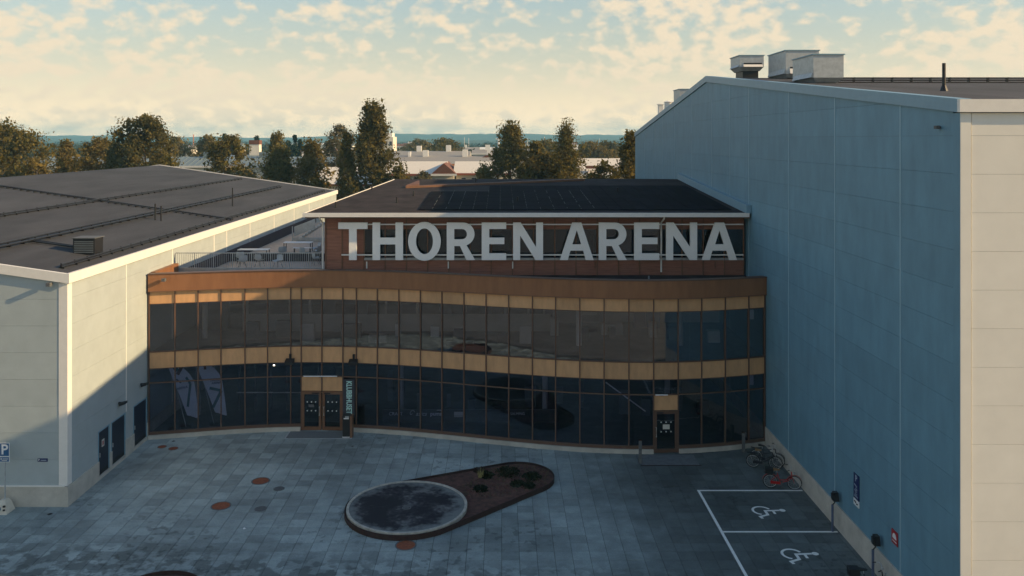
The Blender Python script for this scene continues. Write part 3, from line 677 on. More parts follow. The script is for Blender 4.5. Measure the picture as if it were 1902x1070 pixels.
# brand board behind the lower panes
board = MB().box(-6.8, 3.2, 47.95, 48.0, 0.3, 1.05).build('display_counter', INT_DARK, None, 'long dark shop counter with brand lettering behind the lower glass', 'counter')
bx('edge_rail', IRON, board, -6.8, 3.2, 47.9, 47.949, 1.051, 1.09)
def boardtext(t, x, size, shear=0.0, bold=0.0):
    text(t, size, 0.008, bold, shear=shear).xf(T(x, 47.942, 0.80) @ FRONT).build('brand_lettering', WHITE, board)
boardtext('CRAFT', -6.05, 0.26); boardtext('asics', -4.6, 0.34, 0.3); boardtext('puma', -3.75, 0.30, 0, 0.008); boardtext('SALMING', 0.9, 0.20)
# asics spiral stroke and leaping-cat stroke as small shapes
sp = [(0.16*(1-k/22)*math.cos(k*0.33), 0.16*(1-k/22)*math.sin(k*0.33)) for k in range(20)]
mb = MB(); mb.tube([(-5.14+p[0], 47.94, 0.84+p[1]*1.2+p[0]*0.4) for p in sp], 0.015, 6); mb.build('brand_emblem', WHITE, board)
mb = MB(); mb.tube([(-3.72,47.94,1.0),(-3.55,47.94,1.03),(-3.42,47.94,0.98),(-3.33,47.94,0.9)], [0.012,0.03,0.025,0.01], 6); mb.build('brand_emblem', WHITE, board)
mb = MB(); mb.box(-2.72,-2.22,47.938,47.948,0.70,0.92); mb.box(-2.72,-2.22,47.938,47.948,0.62,0.67); mb.build('brand_emblem', PAPER, board)

# ---- upper storey
UY = 49.0; UX0 = -10.33; UXR = 14.15
MB().prism([(UX0+0.08,UY+0.08,8.3),(UXR,UY+0.08,8.3),(UXR,UY+0.08,11.95),(UX0+0.08,UY+0.08,11.95)], (0, 0.02, 0)) 
bats = [-10.27, -9.31, -8.03] + [-8.03+1.236*k for k in range(1, 19)]
bats = [b for b in bats if b < 14.1] + [14.1]
WZ0, WZ1 = 9.62, 11.24
curtain = {12: 1, 13: 1, 14: 2, 15: 2}
for i, (a, b) in enumerate(zip(bats[:-1], bats[1:])):
    bx('cladding_panel', WOOD, ch, a+0.012, b-0.012, UY, UY+0.08, 8.5, WZ0-0.2)
    bx('cladding_panel', WOOD, ch, a+0.012, b-0.012, UY, UY+0.08, WZ1+0.012, 11.95)
    if i < 2: bx('cladding_panel', WOOD, ch, a+0.012, b-0.012, UY, UY+0.08, WZ0-0.188, WZ1)
    else:
        bx('window_sill', GALV, ch, a+0.012, b-0.012, UY-0.05, UY+0.08, WZ0-0.19, WZ0-0.06)
        bx('window_pane', GLASS_D, ch, a+0.05, b-0.05, UY+0.05, UY+0.07, WZ0-0.055, WZ1)
        if i in curtain: bx('curtain', INT_WALL if curtain[i]==1 else GALV, ch, a+0.1, b-0.15, UY+0.35, UY+0.38, WZ0, WZ1)
for i, b in enumerate(bats): bx('batten', COPPER, ch, b-0.035 if b < 14 else b-0.03, b+0.035, UY-0.045, UY+0.075, 8.5, 11.96)
bx('window_head', COPPER, ch, UX0, 14.13, UY-0.02, UY-0.001, WZ1-0.02, WZ1+0.03)
bx('left_wall', WOOD, ch, UX0-0.02, UX0+0.06, UY+0.081, 88, 8.3, 11.95)
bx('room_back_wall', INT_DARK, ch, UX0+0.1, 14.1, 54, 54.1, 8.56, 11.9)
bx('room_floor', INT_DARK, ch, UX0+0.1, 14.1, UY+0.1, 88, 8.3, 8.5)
bx('soffit', BRONZE, ch, -11.25, 14.17, 48.02, 88, 11.952, 12.02)
# roof
RV = {'a':(-11.3,48.0,12.22),'b':(14.2,48.0,12.22),'c':(14.2,66.7,13.30),'d':(-8.4,66.7,13.30),'e':(-11.3,88.5,12.1),'f':(14.2,88.5,12.3)}
top = [RV[k] for k in 'abcdef']
up = MB(); lo_ = [(x,y,12.03) for x,y,z in top]
up.add(top+lo_, [(0,1,2,3),(3,2,5,4),(0,3,4),(6,7,1,0),(7,11,5,2,1),(11,10,4,5),(10,6,0,4)])
croof = up.build('roof', FELT2, ch)
gut = MB(); gut.box(-11.36, 14.12, 47.86, 47.997, 12.04, 12.27); gut.build('gutter', TRIM_WHITE, ch)
bx('eave_trim', TRIM_WHITE, ch, -11.36, -11.303, 48.0, 88.5, 12.04, 12.26)
MB().hexa([(13.95,47.9,12.25),(14.225,47.9,12.25),(14.225,66.7,13.28),(13.95,66.7,13.28)],[(13.95,47.9,12.72),(14.225,47.9,12.72),(14.225,66.7,13.75),(13.95,66.7,13.75)]).build('wall_flashing', TRIM_GREY, ch)
def rz(x, y):   # front roof plane
    z0 = 12.22; t = (y-48.0)/18.7; zr = 13.30; return z0 + (zr-z0)*t
# roof panel field with bright clips along its seams
SOLAR = mat('solar_panel_glass', (0.010, 0.010, 0.014), 0.9, spec=0.05, var=0.25, scale=1.5, rnd=0.25)
for i in range(24):
    for j in range(7):
        x0 = -4.9 + i*0.80; y0 = 49.3 + j*1.78
        if x0 + 0.8 > 13.9: continue
        if j > 4 and i < 5: continue
        a_, b_, c_, d_ = (x0+0.012,y0+0.01),(x0+0.788,y0+0.01),(x0+0.788,y0+1.76),(x0+0.012,y0+1.76)
        MB().hexa([(p[0],p[1],rz(*p)+0.02) for p in (a_,b_,c_,d_)], [(p[0],p[1],rz(*p)+0.06) for p in (a_,b_,c_,d_)]).build('roof_panel', SOLAR, croof)
clipm = MB(); rc = random.Random(2)
for i in range(1, 14):
    x0 = -4.9 + i*0.80*1.0
    for j in range(26):
        if rc.random() < 0.5: continue
        y0 = 49.6 + j*0.36
        clipm.hexa([(x0-0.011,y0,rz(x0,y0)+0.055),(x0+0.011,y0,rz(x0,y0)+0.055),(x0+0.011,y0+0.26,rz(x0,y0+.26)+0.055),(x0-0.011,y0+0.26,rz(x0,y0+.26)+0.055)],[(x0-0.011,y0,rz(x0,y0)+0.075),(x0+0.011,y0,rz(x0,y0)+0.075),(x0+0.011,y0+0.26,rz(x0,y0+.26)+0.075),(x0-0.011,y0+0.26,rz(x0,y0+.26)+0.075)])
clipm.build('panel_clips', IRON, croof)
# raised kerb crossing the roof
k0, k1 = (-6.95, 60.6), (6.45, 65.6)
d = Vector((k1[0]-k0[0], k1[1]-k0[1], 0)).normalized(); n = Vector((-d.y, d.x, 0))*0.12
q = [(k0[0]-n.x,k0[1]-n.y),(k1[0]-n.x,k1[1]-n.y),(k1[0]+n.x,k1[1]+n.y),(k0[0]+n.x,k0[1]+n.y)]
MB().hexa([(x,y,rz(x,y)-0.02) for x,y in q], [(x,y,rz(x,y)+0.15) for x,y in q]).build('roof_kerb', COPPER, croof)
MB().hexa([(-6.9,60.75,rz(-6.9,60.75)-.02),(-6.0,61.1,rz(-6,61.1)-.02),(-6.1,62.2,rz(-6.1,62.2)-.02),(-6.2,62.2,rz(-6.2,62.2)-.02)],[(-6.9,60.75,rz(-6.9,60.75)+.2),(-6.0,61.1,rz(-6,61.1)+.2),(-6.1,62.2,rz(-6.1,62.2)+.38),(-6.2,62.2,rz(-6.2,62.2)+.38)]).build('roof_upstand', COPPER, croof)
for (x, y) in ((-10.0,50.6),(-6.6,52.8),(-5.9,56.2),(-9.2,59.5),(-2.0,64.5),(1.0,53.0),(8.0,58.0)):
    zz = rz(x,y); MB().disc((x,y), 0.09, zz-0.02, zz+0.05, 10).disc((x,y), 0.05, zz+0.05, zz+0.34, 10).build('roof_vent', BLACK, croof)
# down pipes
def pipe(x, z0): 
    m = MB(); m.tube([(x,47.95,12.1),(x,48.1,11.9),(x,UY-0.11,11.62),(x,UY-0.11,z0)], 0.05, 10); return m.build('downpipe', TRIM_WHITE, ch)
pipe(-10.42, 8.6); pipe(9.28, 8.75)
for x in (-7.9, -3.15, 0.6, 5.4, 12.4): bx('conduit_bracket', TRIM_WHITE if x < 3 else COPPER, ch, x, x+0.07, UY-0.1, UY-0.046, 8.95, 9.35)
for x in (-2.55, 8.3): 
    MB().tube([(x,47.4,8.54),(x,47.4,8.76)], 0.045, 8).build('roof_outlet', GALV, ch)

# ---- big sign
sgn = empty('building_sign', (0, 48.6, 9.4), 'large white letters reading THOREN ARENA on the brown upper storey', 'sign')
P_ = 1560/48.62
def U(x, y): return ((x-932)/P_, 16.5-(y-258)/P_)
def arc(cx, cy, rx, ry, a0, a1, n=14): return [(cx+rx*math.cos(R(a0+(a1-a0)*k/n)), cy-ry*math.sin(R(a0+(a1-a0)*k/n))) for k in range(n+1)]
TT, BB = 413.0, 482.6
def lT(x0,x1): c=(x0+x1)/2; return [[(x0,TT),(x1,TT),(x1,TT+12),(c+7,TT+12),(c+7,BB),(c-7,BB),(c-7,TT+12),(x0,TT+12)]]
def lH(x0,x1): return [[(x0,TT),(x0+14,TT),(x0+14,441),(x1-14,441),(x1-14,TT),(x1,TT),(x1,BB),(x1-14,BB),(x1-14,453.5),(x0+14,453.5),(x0+14,BB),(x0,BB)]]
def lO(x0,x1): c=(x0+x1)/2; r=(x1-x0)/2; m=(TT+BB)/2; h=(BB-TT)/2+1.2; return [arc(c,m,r,h,0,350,35), arc(c,m,r-14.5,h-12,0,350,35)]
def lR(x0,x1): return [[(x0,TT),(x0+30,TT)]+arc(x1-21.5,434.5,21.5,21.5,90,-72,14)+[(x1+1,BB),(x1-15,BB),(x1-27,456.5),(x0+14,456.5),(x0+14,BB),(x0,BB)], [(x0+14,TT+12),(x0+28,TT+12)]+arc(x1-23,434.6,9,9.6,90,-90,8)+[(x0+14,444.2)]]
def lE(x0,x1): return [[(x0,TT),(x1,TT),(x1,TT+12),(x0+14,TT+12),(x0+14,441),(x1-3.5,441),(x1-3.5,453),(x0+14,453),(x0+14,BB-12.5),(x1,BB-12.5),(x1,BB),(x0,BB)]]
def lN(x0,x1): return [[(x0,TT),(x0+14,TT),(x1-13,BB-24),(x1-13,TT),(x1,TT),(x1,BB),(x1-14,BB),(x0+13,TT+24),(x0+13,BB),(x0,BB)]]
def lA(x0,x1):
    c=(x0+x1)/2; return [[(c-8.5,TT),(c+8.5,TT),(x1,BB),(x1-14.5,BB),(x1-19.5,465),(x0+19.5,465),(x0+14.5,BB),(x0,BB)], [(c,TT+14),(c-8.2,453.5),(c+8.2,453.5)]]
for f_, x0, x1 in ((lT,629,683),(lH,692.5,749),(lO,758.5,819),(lR,830,881.5),(lE,894.8,940.3),(lN,953,1008.5),(lA,1039.7,1102.2),(lR,1111.7,1163),(lE,1177.4,1224),(lN,1236.6,1294),(lA,1302.8,1368)):
    sp_ = [[U(x,y) for x,y in s] for s in f_(x0, x1)]
    curve_mesh(sp_, 0.14).xf(T(0, 48.55, 0) @ FRONT).build('letter', LETTER, sgn)
for y in (417.0, 473.6):
    z = U(0, y)[1]; MB().box(U(634,0)[0], U(1381,0)[0], 48.625, 48.70, z-0.035, z+0.035).build('mounting_rail', TRIM_WHITE, sgn)
br = MB()
for b in bats[1:-1]:
    for y in (417.0, 473.6): z = U(0, y)[1]; br.box(b-0.025, b+0.025, 48.701, UY-0.046, z-0.03, z+0.03)
br.build('brackets', COPPER, sgn)

# vertical clubhouse lettering beside the door
kl = MB().box(-8.94, -8.30, Yc(-8.6)-0.11, Yc(-8.6)-0.06, 0.75, 2.95).build('door_banner', INT_DARK, None, 'dark vertical strip with mint KLUBBHUSET lettering beside the double door', 'sign')
tx = text('KLUBBHUSET', 0.34, 0.01, 0.008); w_ = max(v[0] for v in tx.v)-min(v[0] for v in tx.v)
tx.v = [(v[1]*1.25, -v[0]*1.84/w_, v[2]) for v in tx.v]
tx.xf(T(-8.62, Yc(-8.6)-0.116, 1.93) @ FRONT).build('lettering', MINT, kl)

# lamps on the tan band
def spot(x, label):
    p = Vector((x, Yc(x), 0)); y = p.y-0.01
    e = empty('facade_floodlight', (x, y, 3.85), label, 'floodlight', 'floodlights on the tan band')
    MB().box(x-0.06, x+0.06, y-0.10, y-0.003, 3.95, 4.35).build('bracket', BLACK, e)
    MB().hexa([(x-0.24,y-0.42,3.82),(x+0.24,y-0.42,3.82),(x+0.24,y-0.06,3.88),(x-0.24,y-0.06,3.88)],[(x-0.24,y-0.42,3.98),(x+0.24,y-0.42,3.98),(x+0.24,y-0.06,4.10),(x-0.24,y-0.06,4.10)]).build('head', BLACK, e)
spot(-11.95, 'black floodlight on the tan band above the glass beside the double door'); spot(-8.35, 'black floodlight on the tan band above the KLUBBHUSET strip')
def door_lamp(x0, x1, z, label):
    y = Yc((x0+x1)/2)-0.06; m = MB(); m.box(x0, x1, y-0.10, y-0.04, z-0.02, z+0.03); o = m.build('door_lamp', WHITE, None, label, 'lamp')
    bx('bracket', BLACK, o, (x0+x1)/2-0.1, (x0+x1)/2+0.1, y-0.04, y+0.01, z-0.06, z+0.02)
door_lamp(-11.2, -9.3, 3.09, 'long slim light bar above the double door'); door_lamp(8.05, 8.7, 3.08, 'short slim light bar above the single right-hand door')
camera_light(-18.5, Yc(-18.5)-0.18, 8.78, 'small security light on the brown fascia near the low hall')

# flags behind the glass
def flag(x, y, label, mir):
    e = empty('beach_flag', (x+0.75, y, 0.24), label, 'flag', 'feather flags behind the glass')
    pts = []; n = 14
    for k in range(n+1):
        t = k/n; zb = 0.95+2.95*t
        xl = x + 1.05 - 1.15*t - 0.0*t; xr = x + 1.72 - 0.42*t - (0.85*max(0, (t-0.62)/0.38)**2.0)
        pts.append((xl, xr, zb))
    v = []; f = []
    for k, (xl, xr, z) in enumerate(pts):
        for u in range(5):
            q = xl + (xr-xl)*u/4; v.append((q, y+0.03*math.sin(u*1.5+k*0.4), z - 0.18*(u/4)*(1-k/n)))
    m = len(v); v += [(a, b+0.012, c) for a, b, c in v]
    for k in range(n):
        for u in range(4): i = k*5+u; f += [(i,i+1,i+6,i+5), (m+i+1,m+i,m+i+5,m+i+6)]
    MB().add(v, f).build('cloth', CLOTH, e, smooth=True)
    def band(p, wd, m_):
        b = MB()
        for (xa, za), (xb, zb) in zip(p[:-1], p[1:]):
            dd = Vector((xb-xa, 0, zb-za)).normalized(); nn_ = Vector((-dd.z, 0, dd.x))*wd/2; A = Vector((xa, y-0.05, za)); B = Vector((xb, y-0.05, zb))
            b.prism([A-nn_, B-nn_, B+nn_, A+nn_], (0, 0.006, 0))
        b.build('print', m_, e)
    if mir:
        band([(x+0.75,2.35),(x+1.42,2.2),(x+1.15,1.65),(x+0.95,1.25)], 0.16, TEAL); band([(x+0.45,3.85),(x+0.5,3.4)], 0.14, FASCIA)
        text('THOREN\nARENA', 0.17, 0.006, 0.003, shear=0.2).xf(T(x+1.12, y-0.052, 2.72) @ Matrix.Rotation(-0.12, 4, 'Y') @ FRONT).build('lettering', NAVY, e)
    else:
        band([(x+0.22,3.85),(x+0.52,3.45)], 0.24, TEAL); band([(x+0.52,3.25),(x+0.8,3.75)], 0.2, mat('dull_red', (0.10,0.012,0.015), 0.8))
        band([(x+1.0,3.1),(x+1.25,2.75),(x+1.1,1.45)], 0.13, TEAL); band([(x+0.45,3.0),(x+0.72,2.78)], 0.07, NAVY)
        text('ARENA', 0.19, 0.006, 0.003, shear=0.2).xf(T(x+0.78, y-0.052, 2.5) @ Matrix.Rotation(-0.2, 4, 'Y') @ FRONT).build('lettering', NAVY, e)
    MB().tube([(x+0.98,y+0.06,0.24),(x+0.4,y+0.06,2.6),(x-0.08,y+0.06,3.9)], 0.018, 6).build('pole', GALV, e)
    MB().disc((x+0.98, y+0.06), 0.28, 0.242, 0.29, 16).build('base', BLACK, e)
flag(-18.75, 47.25, 'white feather flag with teal and red print, beside the low hall wall', False)
flag(-17.35, 47.75, 'white feather flag with teal arrow and THOREN ARENA print behind the glass', True)

# ---- terrace
TY = 50.0; TZ = 7.75
bx('terrace_deck', TERR, ch, -19.45, UX0-0.021, TY, 88, 7.55, TZ)
def railing(xa, xb, y, z0, h, label):
    e = empty('terrace_railing', ((xa+xb)/2, y, z0), label, 'railing')
    bx('base_band', GALV, e, xa, xb, y-0.03, y+0.03, z0-0.22, z0+0.10); bx('handrail', GALV, e, xa, xb, y-0.025, y+0.025, z0+h-0.05, z0+h)
    n = int((xb-xa)/0.125); me = None
    for k in range(n+1):
        x = xa+(xb-xa)*k/n; wd = 0.022 if k % 9 == 0 else 0.011
        bx('post' if k % 9 == 0 else 'baluster', GALV, e, x-wd, x+wd, y-wd, y+wd, z0+0.101, z0+h-0.051)
bx('terrace_upstand', GALV, ch, -19.45, UX0-0.022, TY-0.02, TY+0.1, 8.3, 8.62)
bx('terrace_upstand', INT_DARK, ch, -19.45, UX0-0.022, TY+0.101, TY+0.16, TZ, 8.60)
bx('painted_wall_shade', mat('eave_shade_tone', (0.05,0.035,0.04), 0.8), ch, -19.497, -19.44, TY+0.17, 88, TZ, 8.52)  # dark sheet on the hall wall, painting in the shadow of the eave
railing(-19.40, UX0-0.15, TY-0.06, 8.74, 1.0, 'pale steel baluster railing along the terrace front')
bx('parapet_return', FASCIA, ch, -19.45, -19.2, Yc(-19.3)+0.35, 49.9, 8.552, 9.12)
# stair with solid side panel and balusters
st = empty('terrace_stair', (-16.5, 71.8, TZ), 'grey stair with slanted side panel and baluster rail at the terrace back', 'staircase')
MB().prism([(-17.7,71.6,TZ+0.42),(-15.9,71.6,TZ+1.15),(-15.9,71.6,TZ+1.95),(-17.7,71.6,TZ+1.25)], (0,0.06,0)).build('side_panel', GALV, st)
for k in range(9): bx('step', GALV, st, -17.6+k*0.26, -17.32+k*0.26, 71.7, 72.9, TZ+0.02+k*0.17, TZ+0.16+k*0.17)
for k in range(24):
    x = -17.75+k*0.125; bx('baluster', GALV, st, x-0.015, x+0.015, 71.4, 71.43, TZ, TZ+0.42+max(0, x+17.7)*0.40 if x < -15.9 else TZ+1.95)
MB().hexa([(-17.8,71.38,TZ+0.40),(-15.9,71.38,TZ+1.15),(-15.9,71.44,TZ+1.15),(-17.8,71.44,TZ+0.40)],[(-17.8,71.38,TZ+0.45),(-15.9,71.38,TZ+1.2),(-15.9,71.44,TZ+1.2),(-17.8,71.44,TZ+0.45)]).build('handrail', GALV, st)
bx('bottom_rail', GALV, st, -17.8, -14.9, 71.38, 71.44, TZ+0.1, TZ+0.36)
bx('post', GALV, st, -17.83, -17.76, 71.36, 71.44, TZ, TZ+1.3)
def table(x, y, l, label):
    e = empty('terrace_table', (x, y, TZ), label, 'table', 'tables on the terrace')
    bx('tabletop', WHITE, e, x-l/2, x+l/2, y-0.4, y+0.4, TZ+0.70, TZ+0.74)
    for sx_ in (-1, 1):
        for sy_ in (-1, 1): bx('leg', BLACK, e, x+sx_*(l/2-0.08)-0.025, x+sx_*(l/2-0.08)+0.025, y+sy_*0.33-0.025, y+sy_*0.33+0.025, TZ, TZ+0.699)
table(-18.0, 61.0, 2.2, 'white-topped terrace table nearest the low hall wall')
table(-15.8, 65.2, 2.2, 'white-topped terrace table close to the stair')
e = empty('terrace_bench', (-15.2, 64.0, TZ), 'slim white bench in front of the table by the stair', 'bench')
bx('seat', WHITE, e, -15.9, -14.5, 63.85, 64.15, TZ+0.42, TZ+0.46)
for x in (-15.8, -14.6): bx('leg', BLACK, e, x-0.03, x+0.03, 63.9, 64.1, TZ, TZ+0.419)
def chair(label):
    e = empty('shell_chair', (0,0,0), label, 'chair', 'shell chairs on the terrace')
    v = []; f = []; prof = [(0.26,0.44),(0.1,0.42),(-0.1,0.42),(-0.2,0.46),(-0.27,0.60),(-0.30,0.80),(-0.31,0.88)]
    for k, (py, pz) in enumerate(prof):
        for u in range(7):
            t = (u-3)/3; wd = 0.29 - (0.06 if k > 4 else 0)*(k-4)/2 
            v.append((t*wd, py + (0.10*t*t if k > 3 else 0), pz + (0.10*t*t if k < 5 else 0)))
    m = len(v); v += [(a, b-0.015, c-0.02) for a, b, c in v]
    for k in range(6):
        for u in range(6): i = k*7+u; f += [(i,i+7,i+8,i+1), (m+i+1,m+i+8,m+i+7,m+i)]
    MB().add(v, f).build('shell', PLASTIC, e, smooth=True)
    for sx_ in (-1, 1):
        for sy_ in (-1, 1): MB().tube([(sx_*0.14, sy_*0.12, 0.41), (sx_*0.24, sy_*0.24, 0.0)], 0.013, 6).build('leg', BLACK, e)
    return e
c0 = chair('grey moulded shell chair on the terrace')
spots = [(-17.6,57.0,0.5),(-16.6,57.6,-0.4),(-15.2,57.0,2.6),(-16.1,61.6,0.3),(-14.4,61.2,-0.6),(-13.6,61.8,1.2),(-14.0,63.6,2.2),(-13.4,65.2,1.6),(-18.3,58.8,0.2),(-12.9,58.4,-1.0)]
for i, (x, y, r_) in enumerate(spots):
    o = c0 if i == 0 else dup(c0, None)
    o.location = (x, y, TZ); o.rotation_euler = (0, 0, r_)
# ================================================================== PLAZA OBJECTS
def hull(c1, r1, c2, r2, n=48):
    c1, c2 = Vector(c1), Vector(c2); d = c2-c1; th = math.atan2(d.y, d.x); be = math.acos((r1-r2)/d.length)
    p = [(c1.x+r1*math.cos(th+be+(2*math.pi-2*be)*k/n), c1.y+r1*math.sin(th+be+(2*math.pi-2*be)*k/n)) for k in range(n+1)]
    p += [(c2.x+r2*math.cos(th-be+2*be*k/n), c2.y+r2*math.sin(th-be+2*be*k/n)) for k in range(n+1)]
    return p
A_, B_ = (-4.19, 37.2), (0.8, 40.6)
pl = empty('planter_bed', (-2, 38.6, 0), 'egg-shaped rusty steel planter bed of dark soil and shrubs', 'planter')
MB().wall_ring(hull(A_, 2.74, B_, 1.74), hull(A_, 2.71, B_, 1.71), -0.02, 0.23).build('rim', CORTEN, pl)
h = hull(A_, 2.70, B_, 1.70); sm = MB(); sm.add([(*p, 0.13) for p in h], [tuple(range(len(h)))]); sm.build('soil', SOIL, pl)
def disc_mat():
    m = bpy.data.materials.new('dark_mottled_deck'); m.use_nodes = True; t = m.node_tree; b = t.nodes['Principled BSDF']; b.inputs['Roughness'].default_value = 0.95; b.inputs['Specular IOR Level'].default_value = 0.15
    g = t.nodes.new('ShaderNodeNewGeometry')
    n = t.nodes.new('ShaderNodeTexNoise'); n.inputs['Scale'].default_value = 1.1; n.inputs['Detail'].default_value = 4; t.links.new(g.outputs['Position'], n.inputs['Vector'])
    n2 = t.nodes.new('ShaderNodeTexNoise'); n2.inputs['Scale'].default_value = 5; t.links.new(g.outputs['Position'], n2.inputs['Vector'])
    ad = t.nodes.new('ShaderNodeMath'); ad.operation = 'MULTIPLY_ADD'; t.links.new(n2.outputs[0], ad.inputs[0]); ad.inputs[1].default_value = 0.4; t.links.new(n.outputs[0], ad.inputs[2])
    cr = t.nodes.new('ShaderNodeValToRGB'); t.links.new(ad.outputs[0], cr.inputs[0])
    cr.color_ramp.elements[0].position = 0.66; cr.color_ramp.elements[0].color = (0.030, 0.029, 0.036, 1); cr.color_ramp.elements[1].position = 0.92; cr.color_ramp.elements[1].color = (0.17, 0.175, 0.17, 1)
    e = cr.color_ramp.elements.new(0.78); e.color = (0.055, 0.052, 0.060, 1)
    # worn pale band inside the edge, ragged where the dark stain ends
    ds = t.nodes.new('ShaderNodeVectorMath'); ds.operation = 'DISTANCE'; t.links.new(g.outputs['Position'], ds.inputs[0]); ds.inputs[1].default_value = (A_[0]-0.15, A_[1]+0.05, 0.25)
    n3 = t.nodes.new('ShaderNodeTexNoise'); n3.inputs['Scale'].default_value = 2.6; n3.inputs['Detail'].default_value = 5; t.links.new(g.outputs['Position'], n3.inputs['Vector'])
    rr = t.nodes.new('ShaderNodeMath'); rr.operation = 'MULTIPLY_ADD'; t.links.new(n3.outputs[0], rr.inputs[0]); rr.inputs[1].default_value = 1.5; t.links.new(ds.outputs['Value'], rr.inputs[2])
    ml = t.nodes.new('ShaderNodeMapRange'); t.links.new(rr.outputs[0], ml.inputs[0]); ml.inputs[1].default_value = 2.75; ml.inputs[2].default_value = 3.25
    mx = t.nodes.new('ShaderNodeMix'); mx.data_type = 'RGBA'; t.links.new(ml.outputs[0], mx.inputs[0]); t.links.new(cr.outputs[0], mx.inputs[6]); mx.inputs[7].default_value = (0.19, 0.205, 0.20, 1)
    t.links.new(mx.outputs[2], b.inputs['Base Color']); return m
seat = empty('round_platform', (*A_, 0), 'round platform with pale stone edge and dark stained paving inside the planter', 'platform')
N_ = 64
def circ(r, c=A_): return [(c[0]+r*math.cos(2*math.pi*k/N_), c[1]+r*math.sin(2*math.pi*k/N_)) for k in range(N_)]
MB().disc(A_, 2.54, 0.10, 0.25, N_).build('deck', disc_mat(), seat)
MB().wall_ring(circ(2.66), circ(2.543), 0.10, 0.285).build('stone_edge', mat('pale_stone', (0.44, 0.42, 0.36), 0.85, var=0.3, scale=5), seat)
dm = MB(); dm.wall_ring(circ(0.2, (-4.19, 37.0)), circ(0.15, (-4.19, 37.0)), 0.251, 0.258)
for k in range(-2, 3): dm.box(-4.31, -4.07, 37.0+k*0.05-0.012, 37.0+k*0.05+0.012, 0.251, 0.257)
dm.build('drain_grate', IRON, seat)
def leafball(seed, n, rx, rz_, size):
    r = np.random.default_rng(seed); v = []; f = []
    for i in range(n):
        d = r.normal(size=3); d /= np.linalg.norm(d); d[2] = abs(d[2])*0.9; rad = r.random()**0.4
        c = d*rad*np.array([rx, rx, rz_]); a = r.normal(size=3); a /= np.linalg.norm(a); b = np.cross(a, r.normal(size=3)); b /= np.linalg.norm(b)
        s = size*(0.6+0.8*r.random()); k = len(v)
        v += [tuple(c-a*s), tuple(c+b*s*0.5), tuple(c+a*s), tuple(c-b*s*0.5)]; f.append((k,k+1,k+2,k+3))
    return v, f
for i, (x, y, rr, lb) in enumerate(((0.30,41.0,0.46,'widest dark shrub in the planter bed near its far rim'),(1.45,40.55,0.34,'low dark shrub at the rounded tip of the planter bed'),(0.75,39.75,0.26,'small dark shrub midway along the planter bed'),(1.25,39.55,0.24,'small dark shrub by the near rim of the planter bed'),(-0.75,40.75,0.28,'loose dark shrub beside the pale grass tuft'),(-1.1,41.4,0.22,'small reddish shrub at the far rim of the planter'),(-1.0,39.2,0.26,'sparse low shrub next to the round platform edge'))):
    v, f = leafball(40+i, 620, rr*1.45, rr*0.8, 0.055)
    e = empty('shrub', (x, y, 0.13), lb, 'shrub', 'shrubs in the planter bed')
    MB().add([(a+x, b+y, c+0.13) for a, b, c in v], f).build('foliage', LEAF_SHRUB if i != 5 else CORTEN, e)
    MB().tube([(x,y,0.15),(x+0.02,y,0.18+rr*0.6)], [0.02,0.01], 6).build('stem', BARK, e)
gt = MB(); rg = random.Random(9)
for k in range(40):
    a = rg.uniform(0, 6.28); l = rg.uniform(0.25, 0.5); x, y = -1.02+rg.gauss(0,.04), 40.5+rg.gauss(0,.04)
    gt.add([(x-0.012,y,0.16),(x+0.012,y,0.16),(x+math.cos(a)*l*0.35,y+math.sin(a)*l*0.35,0.16+l)], [(0,1,2)])
gt.build('grass_tuft', mat('dry_grass', (0.36,0.32,0.12), 0.9), None, 'pale dry grass tuft in the planter bed', 'grass tuft')
# ground litter in bed
lm = MB(); rl = random.Random(4)
for k in range(420):
    x, y = rl.uniform(-1.6, 2.3), rl.uniform(38.4, 42.0)
    if math.hypot(x-B_[0], y-B_[1]) > 1.6 and not (x < 0.5 and abs(y-39.6-0.35*x) < 1.2): continue
    if math.hypot(x-A_[0], y-A_[1]) < 2.75: continue
    s = rl.uniform(0.03, 0.11); lm.hexa([(x-s,y-s,0.125),(x+s,y-s,0.125),(x+s,y+s,0.125),(x-s,y+s,0.125)], [(x-s*.4,y-s*.4,0.13+s*.7),(x+s*.4,y-s*.4,0.13+s*.6),(x+s*.4,y+s*.4,0.13+s*.7),(x-s*.4,y+s*.4,0.13+s*.5)])
lm.build('soil_clods', SOIL, pl, kind='stuff')
wm_ = MB(); rw = random.Random(8)
for k in range(260):
    x, y = rw.uniform(-1.8, 2.4), rw.uniform(38.3, 42.1)
    if math.hypot(x-B_[0], y-B_[1]) > 1.62 and not (x < 0.5 and abs(y-39.6-0.35*x) < 1.2): continue
    if math.hypot(x-A_[0], y-A_[1]) < 2.78: continue
    for q in range(3):
        a = rw.uniform(0, 6.28); l = rw.uniform(0.05, 0.14); wm_.add([(x-0.012,y,0.128),(x+0.012,y+0.01,0.128),(x+math.cos(a)*l,y+math.sin(a)*l,0.128+l)], [(0,1,2)])
wm_.build('weeds', LEAF_GREY, pl, kind='stuff')
# second planter, mostly below the frame
p2 = empty('planter_bed', (-12.35, 29.92, 0), 'low round rusty steel planter rim at the plaza edge towards the road', 'planter')
MB().wall_ring(circ(1.62, (-12.35,29.92)), circ(1.59, (-12.35,29.92)), -0.02, 0.3).build('rim', CORTEN, p2)
MB().disc((-12.35,29.92), 1.58, 0.0, 0.16, N_).build('soil', SOIL, p2)

